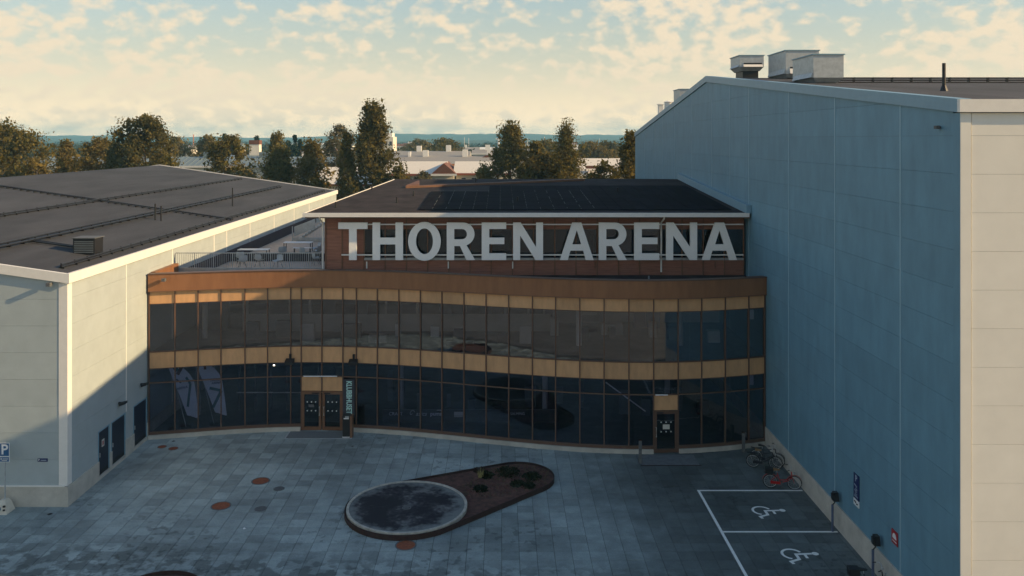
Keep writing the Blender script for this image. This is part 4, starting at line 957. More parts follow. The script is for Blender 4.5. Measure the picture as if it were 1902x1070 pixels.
def cover(x, y, r, m_, label, grp):
    e = empty('manhole_cover', (x, y, 0), label, 'manhole cover', grp)
    n = 28; c = lambda q: [(x+q*math.cos(2*math.pi*k/n), y+q*math.sin(2*math.pi*k/n)) for k in range(n)]
    MB().wall_ring(c(r), c(r*0.87), -0.015, 0.010).build('ring', IRON, e)
    MB().disc((x,y), r*0.86, -0.015, 0.008, n).build('lid', m_, e)
    st_ = MB()
    for k in range(-3, 4):
        q = k*r*0.2; hw = math.sqrt(max(0.01, (r*0.78)**2-q*q)); st_.box(x-hw, x+hw, y+q-r*0.03, y+q+r*0.03, 0.0085, 0.013)
    st_.build('ribs', m_, e)
cover(-11.63, 40.5, 0.44, RUST, 'large rusty manhole cover nearest the double door', 'rusty manhole covers')
cover(-12.62, 37.75, 0.45, RUST, 'large rusty manhole cover out towards the low hall corner', 'rusty manhole covers')
cover(-3.9, 34.1, 0.44, RUST, 'large orange-rusty manhole cover in front of the round platform', 'rusty manhole covers')
cover(-18.2, 45.0, 0.24, RUST, 'small rusty cover close to the dark side door', 'small rusty covers by the side door')
cover(-17.5, 44.75, 0.26, RUST, 'small red-rusty cover just right of another by the glass front', 'small rusty covers by the side door')
cover(-10.5, 39.6, 0.26, IRON, 'small grey cover beside the large rusty cover near the double door', 'small grey covers')
cover(-10.75, 37.45, 0.27, IRON, 'small dark grey cover near the rusty cover by the low hall', 'small grey covers')

# entrance mats
mt = MB().box(-11.9, -8.35, 46.25, 47.35, 0.004, 0.014).build('entrance_mat', MATDOOR, None, 'dark entrance grate set before the double door', 'door mat')
fm = MB(); fm.box(-11.98,-8.27,46.17,46.245,0.004,0.018); fm.box(-11.98,-11.905,46.25,47.3,0.004,0.018); fm.box(-8.345,-8.27,46.25,47.3,0.004,0.018); fm.build('frame', GALV, mt)
mt2 = MB().box(7.1, 10.0, 42.45, 43.85, 0.004, 0.012).build('entrance_mat', mat('dark_slab', (0.15,0.16,0.165), 0.9, var=0.2, scale=4), None, 'plain dark entrance slab before the single right-hand door', 'door mat')
fm = MB(); fm.box(7.02,10.08,42.38,42.445,0.004,0.016); fm.build('frame', CORTEN, mt2)

# litter bin
lb = empty('litter_bin', (-8.5, 46.55, 0), 'slim black litter bin with brown side panel beside the double door', 'litter bin')
bx('body', BLACK, lb, -8.78, -8.38, 46.35, 46.75, 0.06, 1.0); bx('side_panel', COPPER, lb, -8.377, -8.25, 46.32, 46.78, 0.0, 1.18)
bx('lid', BLACK, lb, -8.8, -8.379, 46.33, 46.77, 1.003, 1.2); bx('slot', WHITE, lb, -8.72, -8.44, 46.322, 46.329, 1.04, 1.1); bx('foot', WHITE, lb, -8.8, -8.4, 46.33, 46.77, 0.0, 0.058)
bx('ash_plate', WHITE, lb, -8.64, -8.44, 46.30, 46.329, 1.14, 1.18)
# bollards
def bollard(x, y, hgt, label):
    e = empty('bollard', (x, y, 0), label, 'bollard', 'steel bollards')
    bx('post', IRON, e, x-0.07, x+0.07, y-0.07, y+0.07, 0.012, hgt); bx('cap', CORTEN, e, x-0.085, x+0.085, y-0.085, y+0.085, hgt+0.001, hgt+0.03); bx('foot', IRON, e, x-0.12, x+0.12, y-0.12, y+0.12, 0.001, 0.0115)
bollard(7.05, 42.75, 1.15, 'square steel bollard at the entrance slab of the single door')
bollard(12.75, 44.3, 1.0, 'square dark bollard between the dark bicycle and the glass')
# car heater posts
def heater(y, label):
    x = 13.9; e = empty('charging_post', (x, y, 0), label, 'charging post', 'car heater posts along the hall plinth')
    MB().tube([(x,y,0),(x,y,1.12)], 0.05, 12).build('pole', mat('blue_grey_steel', (0.10,0.13,0.22), 0.5, metal=0.3), e)
    MB().tube([(x,y,1.1),(x+0.04,y,1.16),(x+0.10,y,1.22),(x+0.11,y,1.32)], 0.025, 8).build('arm', BLACK, e)
    MB().hexa([(x,y-0.13,1.30),(x+0.24,y-0.13,1.30),(x+0.24,y+0.13,1.30),(x,y+0.13,1.30)], [(x+0.03,y-0.11,1.66),(x+0.21,y-0.11,1.66),(x+0.21,y+0.11,1.66),(x+0.03,y+0.11,1.66)]).build('outlet_head', BLACK, e)
    bx('lid', BLACK, e, x-0.03, x-0.001, y-0.09, y+0.09, 1.36, 1.6)
heater(35.3, 'dark-headed charging post where the parking bay divider meets the wall'); heater(31.45, 'dark-headed charging post below the red wall sign')

# bicycles (built along local +X, wheels at x=0 and 1.08)
def bicycle(x, y, ang, frame_m, label, lean=0.0, crate=False, flat=False, saddle_m=LEATHER):
    e = empty('bicycle', (x, y, 0), label, 'bicycle', 'bicycles by the hall wall')
    Mx = T(x, y, 0) @ Matrix.Rotation(ang, 4, 'Z') @ Matrix.Rotation(lean, 4, 'X')
    Wr = 0.34; L_ = 1.08
    def b(mb, name, m_, par=e, smooth=True):
        return mb.xf(Mx).build(name, m_, par, smooth=smooth)
    def circle(cx, r, n=28): return [(cx+r*math.cos(2*math.pi*k/n), 0, Wr+r*math.sin(2*math.pi*k/n)) for k in range(n)]
    for cx in (0, L_):
        wh = b(MB().tube(circle(cx, Wr-0.022), 0.022, 8, True), 'wheel', RUBBER)
        b(MB().tube(circle(cx, Wr-0.05), 0.012, 6, True), 'rim', ALU, wh)
        sp_ = MB()
        for k in range(14):
            a = 2*math.pi*k/14; sp_.tube([(cx, 0.02*(-1)**k, Wr), (cx+(Wr-0.05)*math.cos(a), 0, Wr+(Wr-0.05)*math.sin(a))], 0.003, 4)
        sp_.tube([(cx,-0.05,Wr),(cx,0.05,Wr)], 0.02, 8); b(sp_, 'spokes', ALU, wh)
        fd = MB(); arc_ = [(cx+(Wr+0.03)*math.cos(R(a)), Wr+(Wr+0.03)*math.sin(R(a))) for a in range(20, 171, 15)]
        for (xa, za), (xb, zb) in zip(arc_[:-1], arc_[1:]): fd.hexa([(xa,-0.03,za),(xa,0.03,za),(xb,0.03,zb),(xb,-0.03,zb)], [(xa,-0.03,za+0.006),(xa,0.03,za+0.006),(xb,0.03,zb+0.006),(xb,-0.03,zb+0.006)])
        b(fd, 'mudguard', frame_m, e)
    bb = (0.45, 0, 0.29); stt = (0.30, 0, 0.78); hd = (0.93, 0, 0.88); hl = (0.97, 0, 0.62)
    fr = MB(); fr.tube([bb, stt], 0.018, 8).tube([(0.41,0,0.42), (0.72,0,0.46), hl] if not flat else [(0.33,0,0.70), hd], 0.020, 8).tube([bb, (0.8,0,0.42), hl] if not flat else [bb, hl], 0.022, 8)
    fr.tube([hd, hl], 0.024, 8)
    for s_ in (-1, 1): fr.tube([(0.33,0.03*s_,0.68),(0,0.06*s_,Wr)], 0.011, 6).tube([bb,(0,0.06*s_,Wr)], 0.011, 6).tube([(0.97,0.02*s_,0.60),(1.0,0.05*s_,0.55),(L_,0.06*s_,Wr)], 0.013, 6)
    b(fr, 'frame', frame_m)
    b(MB().tube([stt, (0.28,0,0.88)], 0.013, 8), 'seat_post', ALU)
    sd = MB(); sd.hexa([(0.12,-0.10,0.90),(0.40,-0.02,0.90),(0.40,0.02,0.90),(0.12,0.10,0.90)], [(0.10,-0.10,0.97),(0.42,-0.025,0.95),(0.42,0.025,0.95),(0.10,0.10,0.97)]); b(sd, 'saddle', saddle_m, smooth=False)
    hb = MB(); hb.tube([hd,(0.91,0,1.05)], 0.014, 8).tube([(0.78,-0.29,1.06),(0.90,-0.22,1.10),(0.95,-0.08,1.06),(0.91,0,1.05),(0.95,0.08,1.06),(0.90,0.22,1.10),(0.78,0.29,1.06)], 0.012, 8); b(hb, 'handlebar', ALU)
    gp = MB()
    for s_ in (-1, 1): gp.tube([(0.70,0.31*s_,1.045),(0.82,0.275*s_,1.07)], 0.018, 8)
    b(gp, 'grips', BLACK)
    cr = MB(); cr.tube([(0.45,-0.05,0.29),(0.45,0.05,0.29)], 0.09, 16).tube([(0.45,-0.08,0.29),(0.52,-0.08,0.14)], 0.012, 6).tube([(0.45,0.08,0.29),(0.38,0.08,0.44)], 0.012, 6).box(0.47,0.57,-0.18,-0.09,0.125,0.15).box(0.33,0.43,0.09,0.18,0.43,0.455); b(cr, 'crank', IRON, smooth=False)
    rk = MB(); rk.box(-0.28,0.20,-0.07,0.07,0.745,0.76); rk.tube([(-0.1,0.07,0.75),(0,0.07,Wr)],0.008,5).tube([(-0.1,-0.07,0.75),(0,-0.07,Wr)],0.008,5); b(rk, 'luggage_rack', BLACK, smooth=False)
    cg = MB(); cg.box(0.0,0.45,-0.075,-0.055,0.25,0.38); b(cg, 'chain_guard', frame_m, smooth=False)
    if crate:
        k_ = MB(); k_.box(-0.25,0.12,-0.16,0.16,0.765,0.98); b(k_, 'pannier', BLACK, smooth=False)
    b(MB().box(1.03,1.10,-0.035,0.035,0.75,0.83), 'front_lamp', ALU, smooth=False)
bicycle(12.62, 42.2, -0.30, BIKE_DARK, 'dark bicycle with pale saddle leaning by the hall plinth', 0.08, flat=True)
bicycle(12.95, 42.75, -0.55, BIKE_DARK, 'black bicycle half hidden behind another dark one', -0.06, flat=True, saddle_m=BLACK)
bicycle(12.70, 39.72, -0.22, BIKE_RED, 'red step-through bicycle with black rear pannier', 0.10, crate=True)
bicycle(12.80, 30.45, -0.10, BIKE_DARK, 'dark bicycle standing in the parking bay by the charging post', 0.05, crate=True, saddle_m=BLACK)

# parking sign on concrete foot
ps = empty('parking_sign', (-22.0, 37.2, 0), 'blue parking sign on a thin pole in a concrete foot', 'sign')
MB().tube([(-22,37.2,0.3),(-22,37.2,3.05)], 0.03, 10).build('pole', GALV, ps)
def plate(name, x0, x1, z0, z1, y, m1, m2, par):
    o = bx(name, m1, par, x0, x1, y, y+0.012, z0, z1); bx('face', m2, o, x0+0.02, x1-0.02, y-0.004, y-0.001, z0+0.02, z1-0.02); return o
pt = plate('sign_plate', -22.22, -21.78, 2.45, 3.05, 37.155, WHITE, SIGN_BLUE, ps)
text('P', 0.62, 0.004, 0.012).xf(T(-22.0, 37.148, 2.74) @ FRONT).build('letter', WHITE, pt)
pt = plate('sign_plate', -22.22, -21.78, 2.20, 2.44, 37.155, WHITE, SIGN_BLUE, ps)
mk = MB(); mk.box(-22.08,-21.83,37.146,37.150,2.33,2.355); mk.box(-22.12,-21.88,37.146,37.150,2.265,2.29); mk.box(-22.17,-22.11,37.146,37.150,2.32,2.365); mk.build('small_print', TRIM_WHITE, pt)
ft = MB(); ft.hexa([(-22.33,36.85,0),(-21.72,36.85,0),(-21.72,37.5,0),(-22.33,37.5,0)], [(-22.22,36.95,0.42),(-21.83,36.95,0.42),(-21.83,37.4,0.42),(-22.22,37.4,0.42)]); ft.hexa([(-22.22,36.95,0.42),(-21.83,36.95,0.42),(-21.83,37.4,0.42),(-22.22,37.4,0.42)], [(-22.12,37.05,0.56),(-21.9,37.05,0.56),(-21.9,37.3,0.56),(-22.12,37.3,0.56)])
fo = ft.build('foot', mat('pale_concrete', (0.62,0.58,0.48), 0.85, var=0.1), ps)
bx('sticker', SIGN_BLUE, fo, -22.2, -22.02, 36.872, 36.90, 0.18, 0.30); bx('sticker', PAPER, fo, -22.2, -22.02, 36.86, 36.885, 0.10, 0.17)
for z in (0.16, 0.32): bx('lifting_hole', BLACK, fo, -21.90, -21.82, 36.845, 36.93, z, z+0.06)
ws = MB().box(-20.82, -20.38, 37.67, 37.697, 2.02, 2.16).build('wall_sign', NAVY, None, 'small navy sign on the low hall front wall', 'sign')
text('P', 0.11, 0.004, 0.004).xf(T(-20.76, 37.667, 2.09) @ FRONT).build('letter', WHITE, ws); bx('small_print', PLASTIC, ws, -20.68, -20.42, 37.664, 37.669, 2.07, 2.10)
# signs on the hall gable
bs = MB().box(14.205, 14.232, 33.42, 33.92, 2.05, 3.05).build('wall_sign', NAVY, None, 'tall blue parking sign with white foot panel on the blue-grey wall', 'sign')
text('P', 0.36, 0.004, 0.004).xf(T(14.202, 33.67, 2.87) @ FACE_NX).build('letter', PLASTIC, bs)
zz_ = MB().tube([(14.2,33.82,2.62),(14.2,33.6,2.56),(14.2,33.72,2.48),(14.2,33.56,2.44)], 0.014, 6).tube([(14.2,33.8,2.40),(14.2,33.62,2.34),(14.2,33.78,2.26),(14.2,33.6,2.24)], 0.014, 6); zz_.box(14.195,14.2045,33.5,33.84,2.15,2.18); zz_.build('small_print', PLASTIC, bs)
ws2 = bx('foot_panel', WHITE, bs, 14.205, 14.232, 33.42, 33.92, 1.78, 2.047)
jj = MB(); jj.tube([(14.2,33.80,1.95),(14.2,33.66,1.92)], 0.03, 6); jj.tube([(14.2,33.60,1.88),(14.2,33.52,1.9)], 0.03, 6); jj.build('symbol', BLACK, ws2)
rsn = MB().box(14.205, 14.232, 30.16, 30.62, 1.83, 2.32).build('wall_sign', RED, None, 'red sign with white dome symbol on the blue-grey wall', 'sign')
dmm = MB(); dmm.prism([(14.201, 30.39+0.15*math.cos(R(a)), 2.03+0.2*math.sin(R(a))) for a in range(0, 181, 15)], (0.003, 0, 0)); dmm.box(14.2,14.204,30.22,30.56,1.92,1.95); dmm.build('symbol', WHITE, rsn)
# a few scraps on the paving
for i, (x, y, s_, m_, lb_) in enumerate(((-10.9,35.55,0.07,WHITE,'crumpled white paper scrap on the paving'),(-8.0,45.0,0.10,IRON,'dark dry leaves on the paving near the litter bin'),(-17.9,45.8,0.09,IRON,'dark scrap on the paving by the glass front'),(-19.85,36.9,0.12,BLACK,'black rag lying at the low hall plinth corner'))):
    r_ = random.Random(i); mb = MB(); v = []
    for k in range(8): v.append((x+s_*math.cos(k*0.785)*r_.uniform(.5,1.3), y+s_*math.sin(k*0.785)*r_.uniform(.5,1.3), 0.004+r_.uniform(0,0.02)))
    v.append((x,y,0.06)); mb.add(v, [(k,(k+1)%8,8) for k in range(8)]); mb.build('paper_scrap' if i == 0 else 'dry_debris', m_, None, lb_, 'litter')
# ================================================================== TREES
def tree_mesh(seed, hgt, rad, shape, nleaf, leaf, crown0=0.15):
    r = np.random.default_rng(seed)
    def prof(t):
        if shape == 'round': return np.sqrt(np.clip(1-(2*t-0.95)**2*0.92, 0.02, 1))
        if shape == 'oval': return np.clip(1-0.93*t**2.1, 0.05, 1)*np.clip(0.72+1.3*t, 0, 1)
        if shape == 'poplar': return np.clip(1.12*(1-t)**0.72, 0.09, 1)*np.clip(0.75+1.4*t, 0, 1)
        if shape == 'birch': return np.clip(np.minimum(1.0, 1.22*(1-t)**0.9), 0.05, 1)*np.clip(0.7+1.6*t, 0, 1)*1.15
        return np.clip(1.02-t, 0.03, 1)
    nc = 170 if shape != 'fir' else 90
    t = r.random(nc)**(0.85 if shape != 'fir' else 1.1); ang = r.random(nc)*2*np.pi
    lump = (1 + 0.22*np.sin(ang*3+seed) + 0.3*(r.random(nc)-0.5))*(1+0.22*np.sin(t*15+ang*2+seed*1.7))
    rr = prof(t)*rad*lump*(0.35+0.65*r.random(nc)**0.5)
    z = hgt*(crown0+(1-crown0)*t)
    C = np.stack([rr*np.cos(ang), rr*np.sin(ang), z], 1)
    nleaf = int(nleaf*2.3); leaf = leaf*0.66; per = nleaf//nc; sig = rad*(0.125 if shape != 'fir' else 0.10)
    wts = r.integers(int(per*0.4), int(per*1.7)+1, nc)
    P = np.concatenate([c + np.clip(r.normal(size=(w_, 3)), -1.7, 1.7)*sig*(0.6+0.8*r.random())*np.array([1, 1, 1.0 if shape != 'birch' else 1.5]) for c, w_ in zip(C, wts)])
    m = np.minimum(1.0, 1.0)
    n = len(P); a = r.normal(size=(n,3)); a /= np.linalg.norm(a, axis=1)[:,None]; b = np.cross(a, r.normal(size=(n,3))); b /= np.linalg.norm(b, axis=1)[:,None]
    s = leaf*(0.4+1.3*r.random(n)**2)[:,None]
    big = r.random(n) < 0.22; P[big] = P[big]*np.array([0.86, 0.86, 1.0]) - np.array([0, 0, 0.01*hgt]); s[big] *= 2.0
    V = np.stack([P-a*s, P+b*s*0.6, P+a*s, P-b*s*0.6], 1).reshape(-1, 3)
    me = bpy.data.meshes.new('crown'); me.vertices.add(4*n); me.vertices.foreach_set('co', V.ravel()); me.loops.add(4*n); me.loops.foreach_set('vertex_index', np.arange(4*n))
    me.polygons.add(n); me.polygons.foreach_set('loop_start', np.arange(n)*4); me.polygons.foreach_set('loop_total', np.full(n, 4)); me.update(); me.validate()
    tk = MB(); q = random.Random(seed); pts = [(q.uniform(-.15,.15)*k, q.uniform(-.15,.15)*k, hgt*0.95*k/6) for k in range(7)]
    tk.tube(pts, [max(0.03, hgt*0.017*(1-k/6.5)) for k in range(7)], 7)
    for k in range(0, nc, 5):
        c = C[k]; zz = max(0.5, c[2]-rad*0.5); i = min(5, int(zz/(hgt*0.95)*6)); p = pts[i]
        tk.tube([(p[0],p[1],min(zz, pts[i][2]+hgt*0.1)), ((p[0]+c[0])/2,(p[1]+c[1])/2,(zz+c[2])/2+0.2), tuple(c)], [0.07,0.045,0.02], 5)
    return me, tk
def tree(name, x, y, top, rad, shape, lm, seed, label, grp, nleaf=5200, leaf=0.22, crown0=0.15):
    rad *= 1.18; nleaf = int(nleaf*1.15)
    e = empty(name, (x, y, 0), label, 'tree', grp)
    me, tk = tree_mesh(seed, top, rad, shape, nleaf, leaf, crown0)
    me.materials.append(lm); o = bpy.data.objects.new('crown', me); link(o, e, (x, y, 0))
    tk.build('trunk', BARK, e, origin=(0,0,0)).location = (0,0,0)
    return e
G1 = 'trees behind the halls'
tree('broadleaf_tree', -75.0, 125, 18.3, 5.4, 'round', LEAF_OLIVE, 1, 'broad dense olive tree behind the ridge end of the black roof', G1, 9000, 0.25)
tree('broadleaf_tree', -70.5, 136, 16.0, 2.6, 'oval', LEAF_GOLD, 2, 'golden-brown tree beside the broad olive tree', G1, 4500)
tree('broadleaf_tree', -62.2, 130, 16.2, 3.4, 'round', LEAF_GOLD, 3, 'bushy golden tree left of the tall dark tree', G1, 6500)
tree('broadleaf_tree', -51.0, 120, 19.5, 3.6, 'round', LEAF_DARK, 4, 'tall dark airy tree behind the black roof ridge', G1, 7600, 0.24)
tree('broadleaf_tree', -64.5, 116, 13.6, 2.4, 'round', LEAF_GOLD, 5, 'low orange bushy tree in front of the white block', G1, 3000)
tree('broadleaf_tree', -57.0, 124, 15.5, 2.8, 'oval', LEAF_DARK, 6, 'dark slender tree squeezed between golden and tall trees', G1, 3600)
tree('broadleaf_tree', -46.0, 116, 13.8, 2.2, 'round', LEAF_OLIVE, 7, 'low olive tree at the foot of the tall dark tree', G1, 3000)
tree('broadleaf_tree', -91.0, 235, 16.6, 3.6, 'round', LEAF_GOLD, 8, 'pale golden round tree behind the teal-roofed block, left of a pair', G1, 3200, 0.34)
tree('broadleaf_tree', -82.5, 235, 16.9, 4.0, 'round', LEAF_GOLD, 9, 'pale golden round tree behind the teal-roofed block, right of a pair', G1, 3600, 0.34)
tree('broadleaf_tree', -40.6, 125, 16.6, 3.3, 'round', LEAF_OLIVE, 10, 'rounded olive tree before the teal-roofed block', G1, 6000)
tree('broadleaf_tree', -40.6, 152, 17.2, 3.2, 'oval', LEAF_OLIVE, 11, 'pointed olive tree behind the white chimney', G1, 4200)
tree('broadleaf_tree', -32.4, 122, 15.0, 3.3, 'oval', LEAF_OLIVE, 12, 'loose olive birch over the far corner of the black roof', G1, 4600)
tree('broadleaf_tree', -27.6, 122, 15.6, 3.4, 'oval', LEAF_GOLD, 13, 'golden-topped birch beside the far corner of the black roof', G1, 5000)
tree('broadleaf_tree', -31.9, 165, 18.7, 3.2, 'round', LEAF_GREY, 14, 'grey-green thin-leaved round tree behind the birches', G1, 4800, 0.24)
tree('poplar_tree', -18.0, 118, 20.9, 3.9, 'poplar', LEAF_DARK, 15, 'tallest pointed poplar tree behind the clubhouse roof', G1, 9500, 0.23, 0.08)
tree('broadleaf_tree', -21.6, 117, 17.0, 1.7, 'birch', LEAF_OLIVE, 16, 'narrow olive tree pressed against the tall poplar', G1, 3200)
tree('broadleaf_tree', -14.2, 117, 12.2, 1.9, 'round', LEAF_OLIVE, 17, 'low bushy tree at the right foot of the poplar', G1, 2600)
tree('broadleaf_tree', 1.4, 125, 18.0, 4.3, 'oval', LEAF_OLIVE, 18, 'large olive tree behind the centre of the clubhouse roof', G1, 8500, 0.23)
tree('broadleaf_tree', 5.2, 127, 15.8, 2.8, 'oval', LEAF_OLIVE, 19, 'smaller olive tree joined to the right of the large one', G1, 4200)
tree('broadleaf_tree', 9.3, 122, 18.0, 3.5, 'birch', LEAF_OLIVE, 20, 'birch with thin twin tips behind the clubhouse roof', G1, 5600, 0.2)
tree('broadleaf_tree', 7.3, 126, 14.0, 2.3, 'oval', LEAF_DARK, 21, 'low dark tree in front of the birch with thin tips', G1, 3000)
tree('broadleaf_tree', 17.6, 114, 17.0, 2.8, 'oval', LEAF_OLIVE, 22, 'olive birch half hidden by the blue-grey gable', G1, 5600, 0.2)
tree('broadleaf_tree', 13.6, 112, 13.0, 2.6, 'round', LEAF_DARK, 23, 'low dark rounded tree left of the half hidden birch', G1, 3600)
tree('broadleaf_tree', -11.0, 117, 12.0, 1.5, 'round', LEAF_GREY, 24, 'small bush beside the cream terrace houses', G1, 2000)
tree('broadleaf_tree', -2.5, 124, 12.0, 1.8, 'round', LEAF_GOLD, 25, 'low golden bush in front of the cream houses', G1, 2200)
tree('broadleaf_tree', -22.3, 330, 15.2, 6.2, 'round', LEAF_OLIVE, 26, 'wide far tree rising over the grey roofs', G1, 4200, 0.5)
tree('broadleaf_tree', -40.0, 400, 14.8, 6.5, 'round', LEAF_GOLD, 27, 'golden far tree beside the white tower block', G1, 4200, 0.55)
tree('broadleaf_tree', 31.0, 290, 14.2, 6.0, 'round', LEAF_GOLD, 28, 'golden far tree left of the half hidden birch', G1, 3600, 0.5)
tree('broadleaf_tree', 38.0, 300, 14.4, 5.5, 'round', LEAF_DARK, 29, 'dark far tree behind the white-roofed house', G1, 3600, 0.5)
tree('broadleaf_tree', 13.5, 250, 15.2, 5.0, 'round', LEAF_OLIVE, 30, 'far olive tree between the large tree and the twin-tipped birch', G1, 3600, 0.4)
for i, (x, y, h, rd, lb) in enumerate(((-76,230,17.6,1.7,'narrow dark spruce peeking over the rounded olive tree'),(-70,240,17.0,2.4,'broad dark spruce just left of the cream chimney stack'),(-65,238,17.4,1.8,'slim dark spruce between the golden trees and the chimney stack'),(-55.5,225,17.3,2.2,'pointed dark spruce right of the pointed olive tree'),(-66,260,15.5,2.6,'lowest broad spruce behind the cream chimney stack'),(-60,250,16.0,2.2,'low spruce beside the pointed dark spruce'))):
    tree('spruce_tree', x, y, h, rd, 'fir', LEAF_FIR, 60+i, lb, 'spruces behind the teal-roofed block', 2400, 0.3, 0.05)

# far woodland, one mass
def woodland():
    r = np.random.default_rng(77); n = 5200
    y = 260 + 1900*r.random(n)**1.3; x = (r.random(n)-0.5)*2*(120+0.72*y)
    keep = ~((np.abs(x) < 60) & (y < 330)); x, y = x[keep], y[keep]; n = len(x)
    h = 7 + 5.5*r.random(n); w_ = 2.5+3.0*r.random(n); V = []
    K = 26
    c = np.stack([x, y, h*0.55], 1)
    d = r.normal(size=(n, K, 3)); d /= np.linalg.norm(d, axis=2)[..., None]
    P = c[:,None,:] + d*np.stack([w_, w_, h*0.45], 1)[:,None,:]*(0.6+0.4*r.random((n,K,1)))
    P = P.reshape(-1,3); m = len(P); a = r.normal(size=(m,3)); a /= np.linalg.norm(a,axis=1)[:,None]; b = np.cross(a, r.normal(size=(m,3))); b /= np.linalg.norm(b,axis=1)[:,None]
    s = np.repeat(w_, K)[:,None]*0.42
    V = np.stack([P-a*s, P+b*s*0.7, P+a*s, P-b*s*0.7],1).reshape(-1,3)
    me = bpy.data.meshes.new('far_woodland'); me.vertices.add(4*m); me.vertices.foreach_set('co', V.ravel()); me.loops.add(4*m); me.loops.foreach_set('vertex_index', np.arange(4*m))
    me.polygons.add(m); me.polygons.foreach_set('loop_start', np.arange(m)*4); me.polygons.foreach_set('loop_total', np.full(m,4)); me.update()
    me.materials.append(LEAF_WOOD); o = bpy.data.objects.new('far_woodland', me); link(o, None, (0,0,0)); tag(o, 'far woodland spread over the plain below the hills', 'woodland', kind='stuff')
woodland()

# ================================================================== TOWN
CREAM_W = mat('cream_render', (0.74, 0.68, 0.56), 0.85, var=0.05, scale=0.5)
ROOF_TEAL = mat('teal_metal_roof', (0.20, 0.25, 0.26), 0.5, metal=0.2, var=0.1)
ROOF_GREY = mat('grey_sheet_roof', (0.30, 0.28, 0.25), 0.7, var=0.1)
ROOF_PALE = mat('pale_sheet_roof', (0.72, 0.67, 0.57), 0.6, var=0.06)
ROOF_RED = mat('red_brown_roof', (0.16, 0.065, 0.04), 0.8, var=0.15)
WIN = mat('far_window', (0.06, 0.06, 0.065), 0.2, var=0.2)
TRED = mat('red_trim', (0.30, 0.09, 0.05), 0.7)
def house(name, x0, x1, y0, y1, ze, zr, rm_, label, wins=(), gable_x=False, chim=(), trim=None, ribs=0, cat='building', grp='houses beyond the halls'):
    e = empty(name, ((x0+x1)/2, (y0+y1)/2, 0), label, cat, grp)
    bx('wall', CREAM_W, e, x0, x1, y0, y1, -0.1, ze)
    ym = (y0+y1)/2; xm = (x0+x1)/2; o_ = 0.5
    if gable_x: v = [(x0-o_,y0-o_,ze-0.05),(x0-o_,y1+o_,ze-0.05),(xm,y0-o_,zr),(xm,y1+o_,zr),(x1+o_,y0-o_,ze-0.05),(x1+o_,y1+o_,ze-0.05)]; f = [(0,2,3,1),(2,4,5,3),(0,4,2),(1,3,5),(0,1,5,4)]
    else: v = [(x0-o_,y0-o_,ze+0.002),(x1+o_,y0-o_,ze+0.002),(x1+o_,ym,zr),(x0-o_,ym,zr),(x0-o_,y1+o_,ze+0.002),(x1+o_,y1+o_,ze+0.002)]; f = [(0,1,2,3),(3,2,5,4),(0,3,4),(1,5,2),(0,4,5,1)]
    ro = MB().add(v, f).build('roof', rm_, e)
    if ribs and not gable_x:
        k_ = MB()
        for i in range(ribs):
            x = x0 + (x1-x0)*(i+0.5)/ribs; k_.hexa([(x-0.05,y0-o_,ze+0.01),(x+0.05,y0-o_,ze+0.01),(x+0.05,ym,zr+0.01),(x-0.05,ym,zr+0.01)],[(x-0.05,y0-o_,ze+0.12),(x+0.05,y0-o_,ze+0.12),(x+0.05,ym,zr+0.12),(x-0.05,ym,zr+0.12)])
        k_.build('standing_seams', rm_, ro)
    bx('eave_board', trim or TRIM_WHITE, e, x0-o_, x1+o_, y0-o_-0.12, y0-o_-0.003, ze-0.3, ze+0.06)
    for (cx, cw, chh) in chim: bx('chimney', ROOF_TEAL if rm_ is ROOF_TEAL else TRIM_WHITE, ro, cx-cw/2, cx+cw/2, ym-0.9, ym+0.3, ze, zr+chh)
    for (wx, wz, ww, wh_) in wins:
        wn = bx('window', TRIM_WHITE, e, wx-ww/2-0.1, wx+ww/2+0.1, y0-0.06, y0-0.003, wz-0.1, wz+wh_+0.1); bx('pane', WIN, wn, wx-ww/2, wx+ww/2, y0-0.09, y0-0.062, wz, wz+wh_)
    return e
def winrow(x0, x1, n, z, w_=1.1, h=1.4): return [(x0+(x1-x0)*(k+0.5)/n, z, w_, h) for k in range(n)]
house('apartment_block', -98, -32, 170, 182, 11.0, 12.75, ROOF_TEAL, 'long cream apartment block with ribbed teal metal roof and chimneys', winrow(-97,-33,24,8.4)+winrow(-97,-33,24,5.6), chim=((-61.2,2.0,1.0),(-49.6,2.0,1.0)), ribs=60)
house('chimney_house', -70, -55, 196, 206, 11.6, 13.2, ROOF_TEAL, 'grey-roofed house behind the teal-roofed block', chim=())
cb = empty('white_chimney', (-58.6, 200, 0), 'tall cream chimney stack with brown top behind the teal-roofed block', 'chimney')
bx('stack', CREAM_W, cb, -59.8, -57.5, 199, 201, 0, 15.2); bx('top', ROOF_RED, cb, -59.9, -57.4, 198.9, 201.1, 15.201, 16.2)
house('dark_gable_house', -44.5, -37.5, 128, 136, 8.6, 10.6, mat('dark_roof', (0.04,0.03,0.03), 0.9), 'small house with dark pitched roof among the birches', gable_x=True, wins=((-43.0,7.2,0.8,0.9),))
house('cream_house', -32, -17, 146, 158, 8.6, 11.4, ROOF_PALE, 'cream house with pale roof and red eave left of the poplar', winrow(-31,-18,8,6.2,0.9,1.3)+winrow(-31,-18,8,3.2,0.9,1.3), trim=TRED)
house('terrace_house', -20.5, -9.9, 140, 152, 10.65, 12.6, ROOF_PALE, 'cream terrace house with pale roof, left of the brown gable', winrow(-17.3,-10.4,5,8.6,0.55,1.3), trim=TRED)
house('gable_house', -11.2, -7.9, 138.5, 150, 10.7, 12.5, ROOF_RED, 'cream gable wing with red-brown roof between the terrace houses', (), gable_x=True)
house('terrace_house', -7.6, 1.0, 140, 152, 10.75, 12.6, ROOF_PALE, 'cream terrace house with pale roof, right of the brown gable', winrow(-7.2,-0.5,4,8.7,0.7,1.3), trim=TRED)
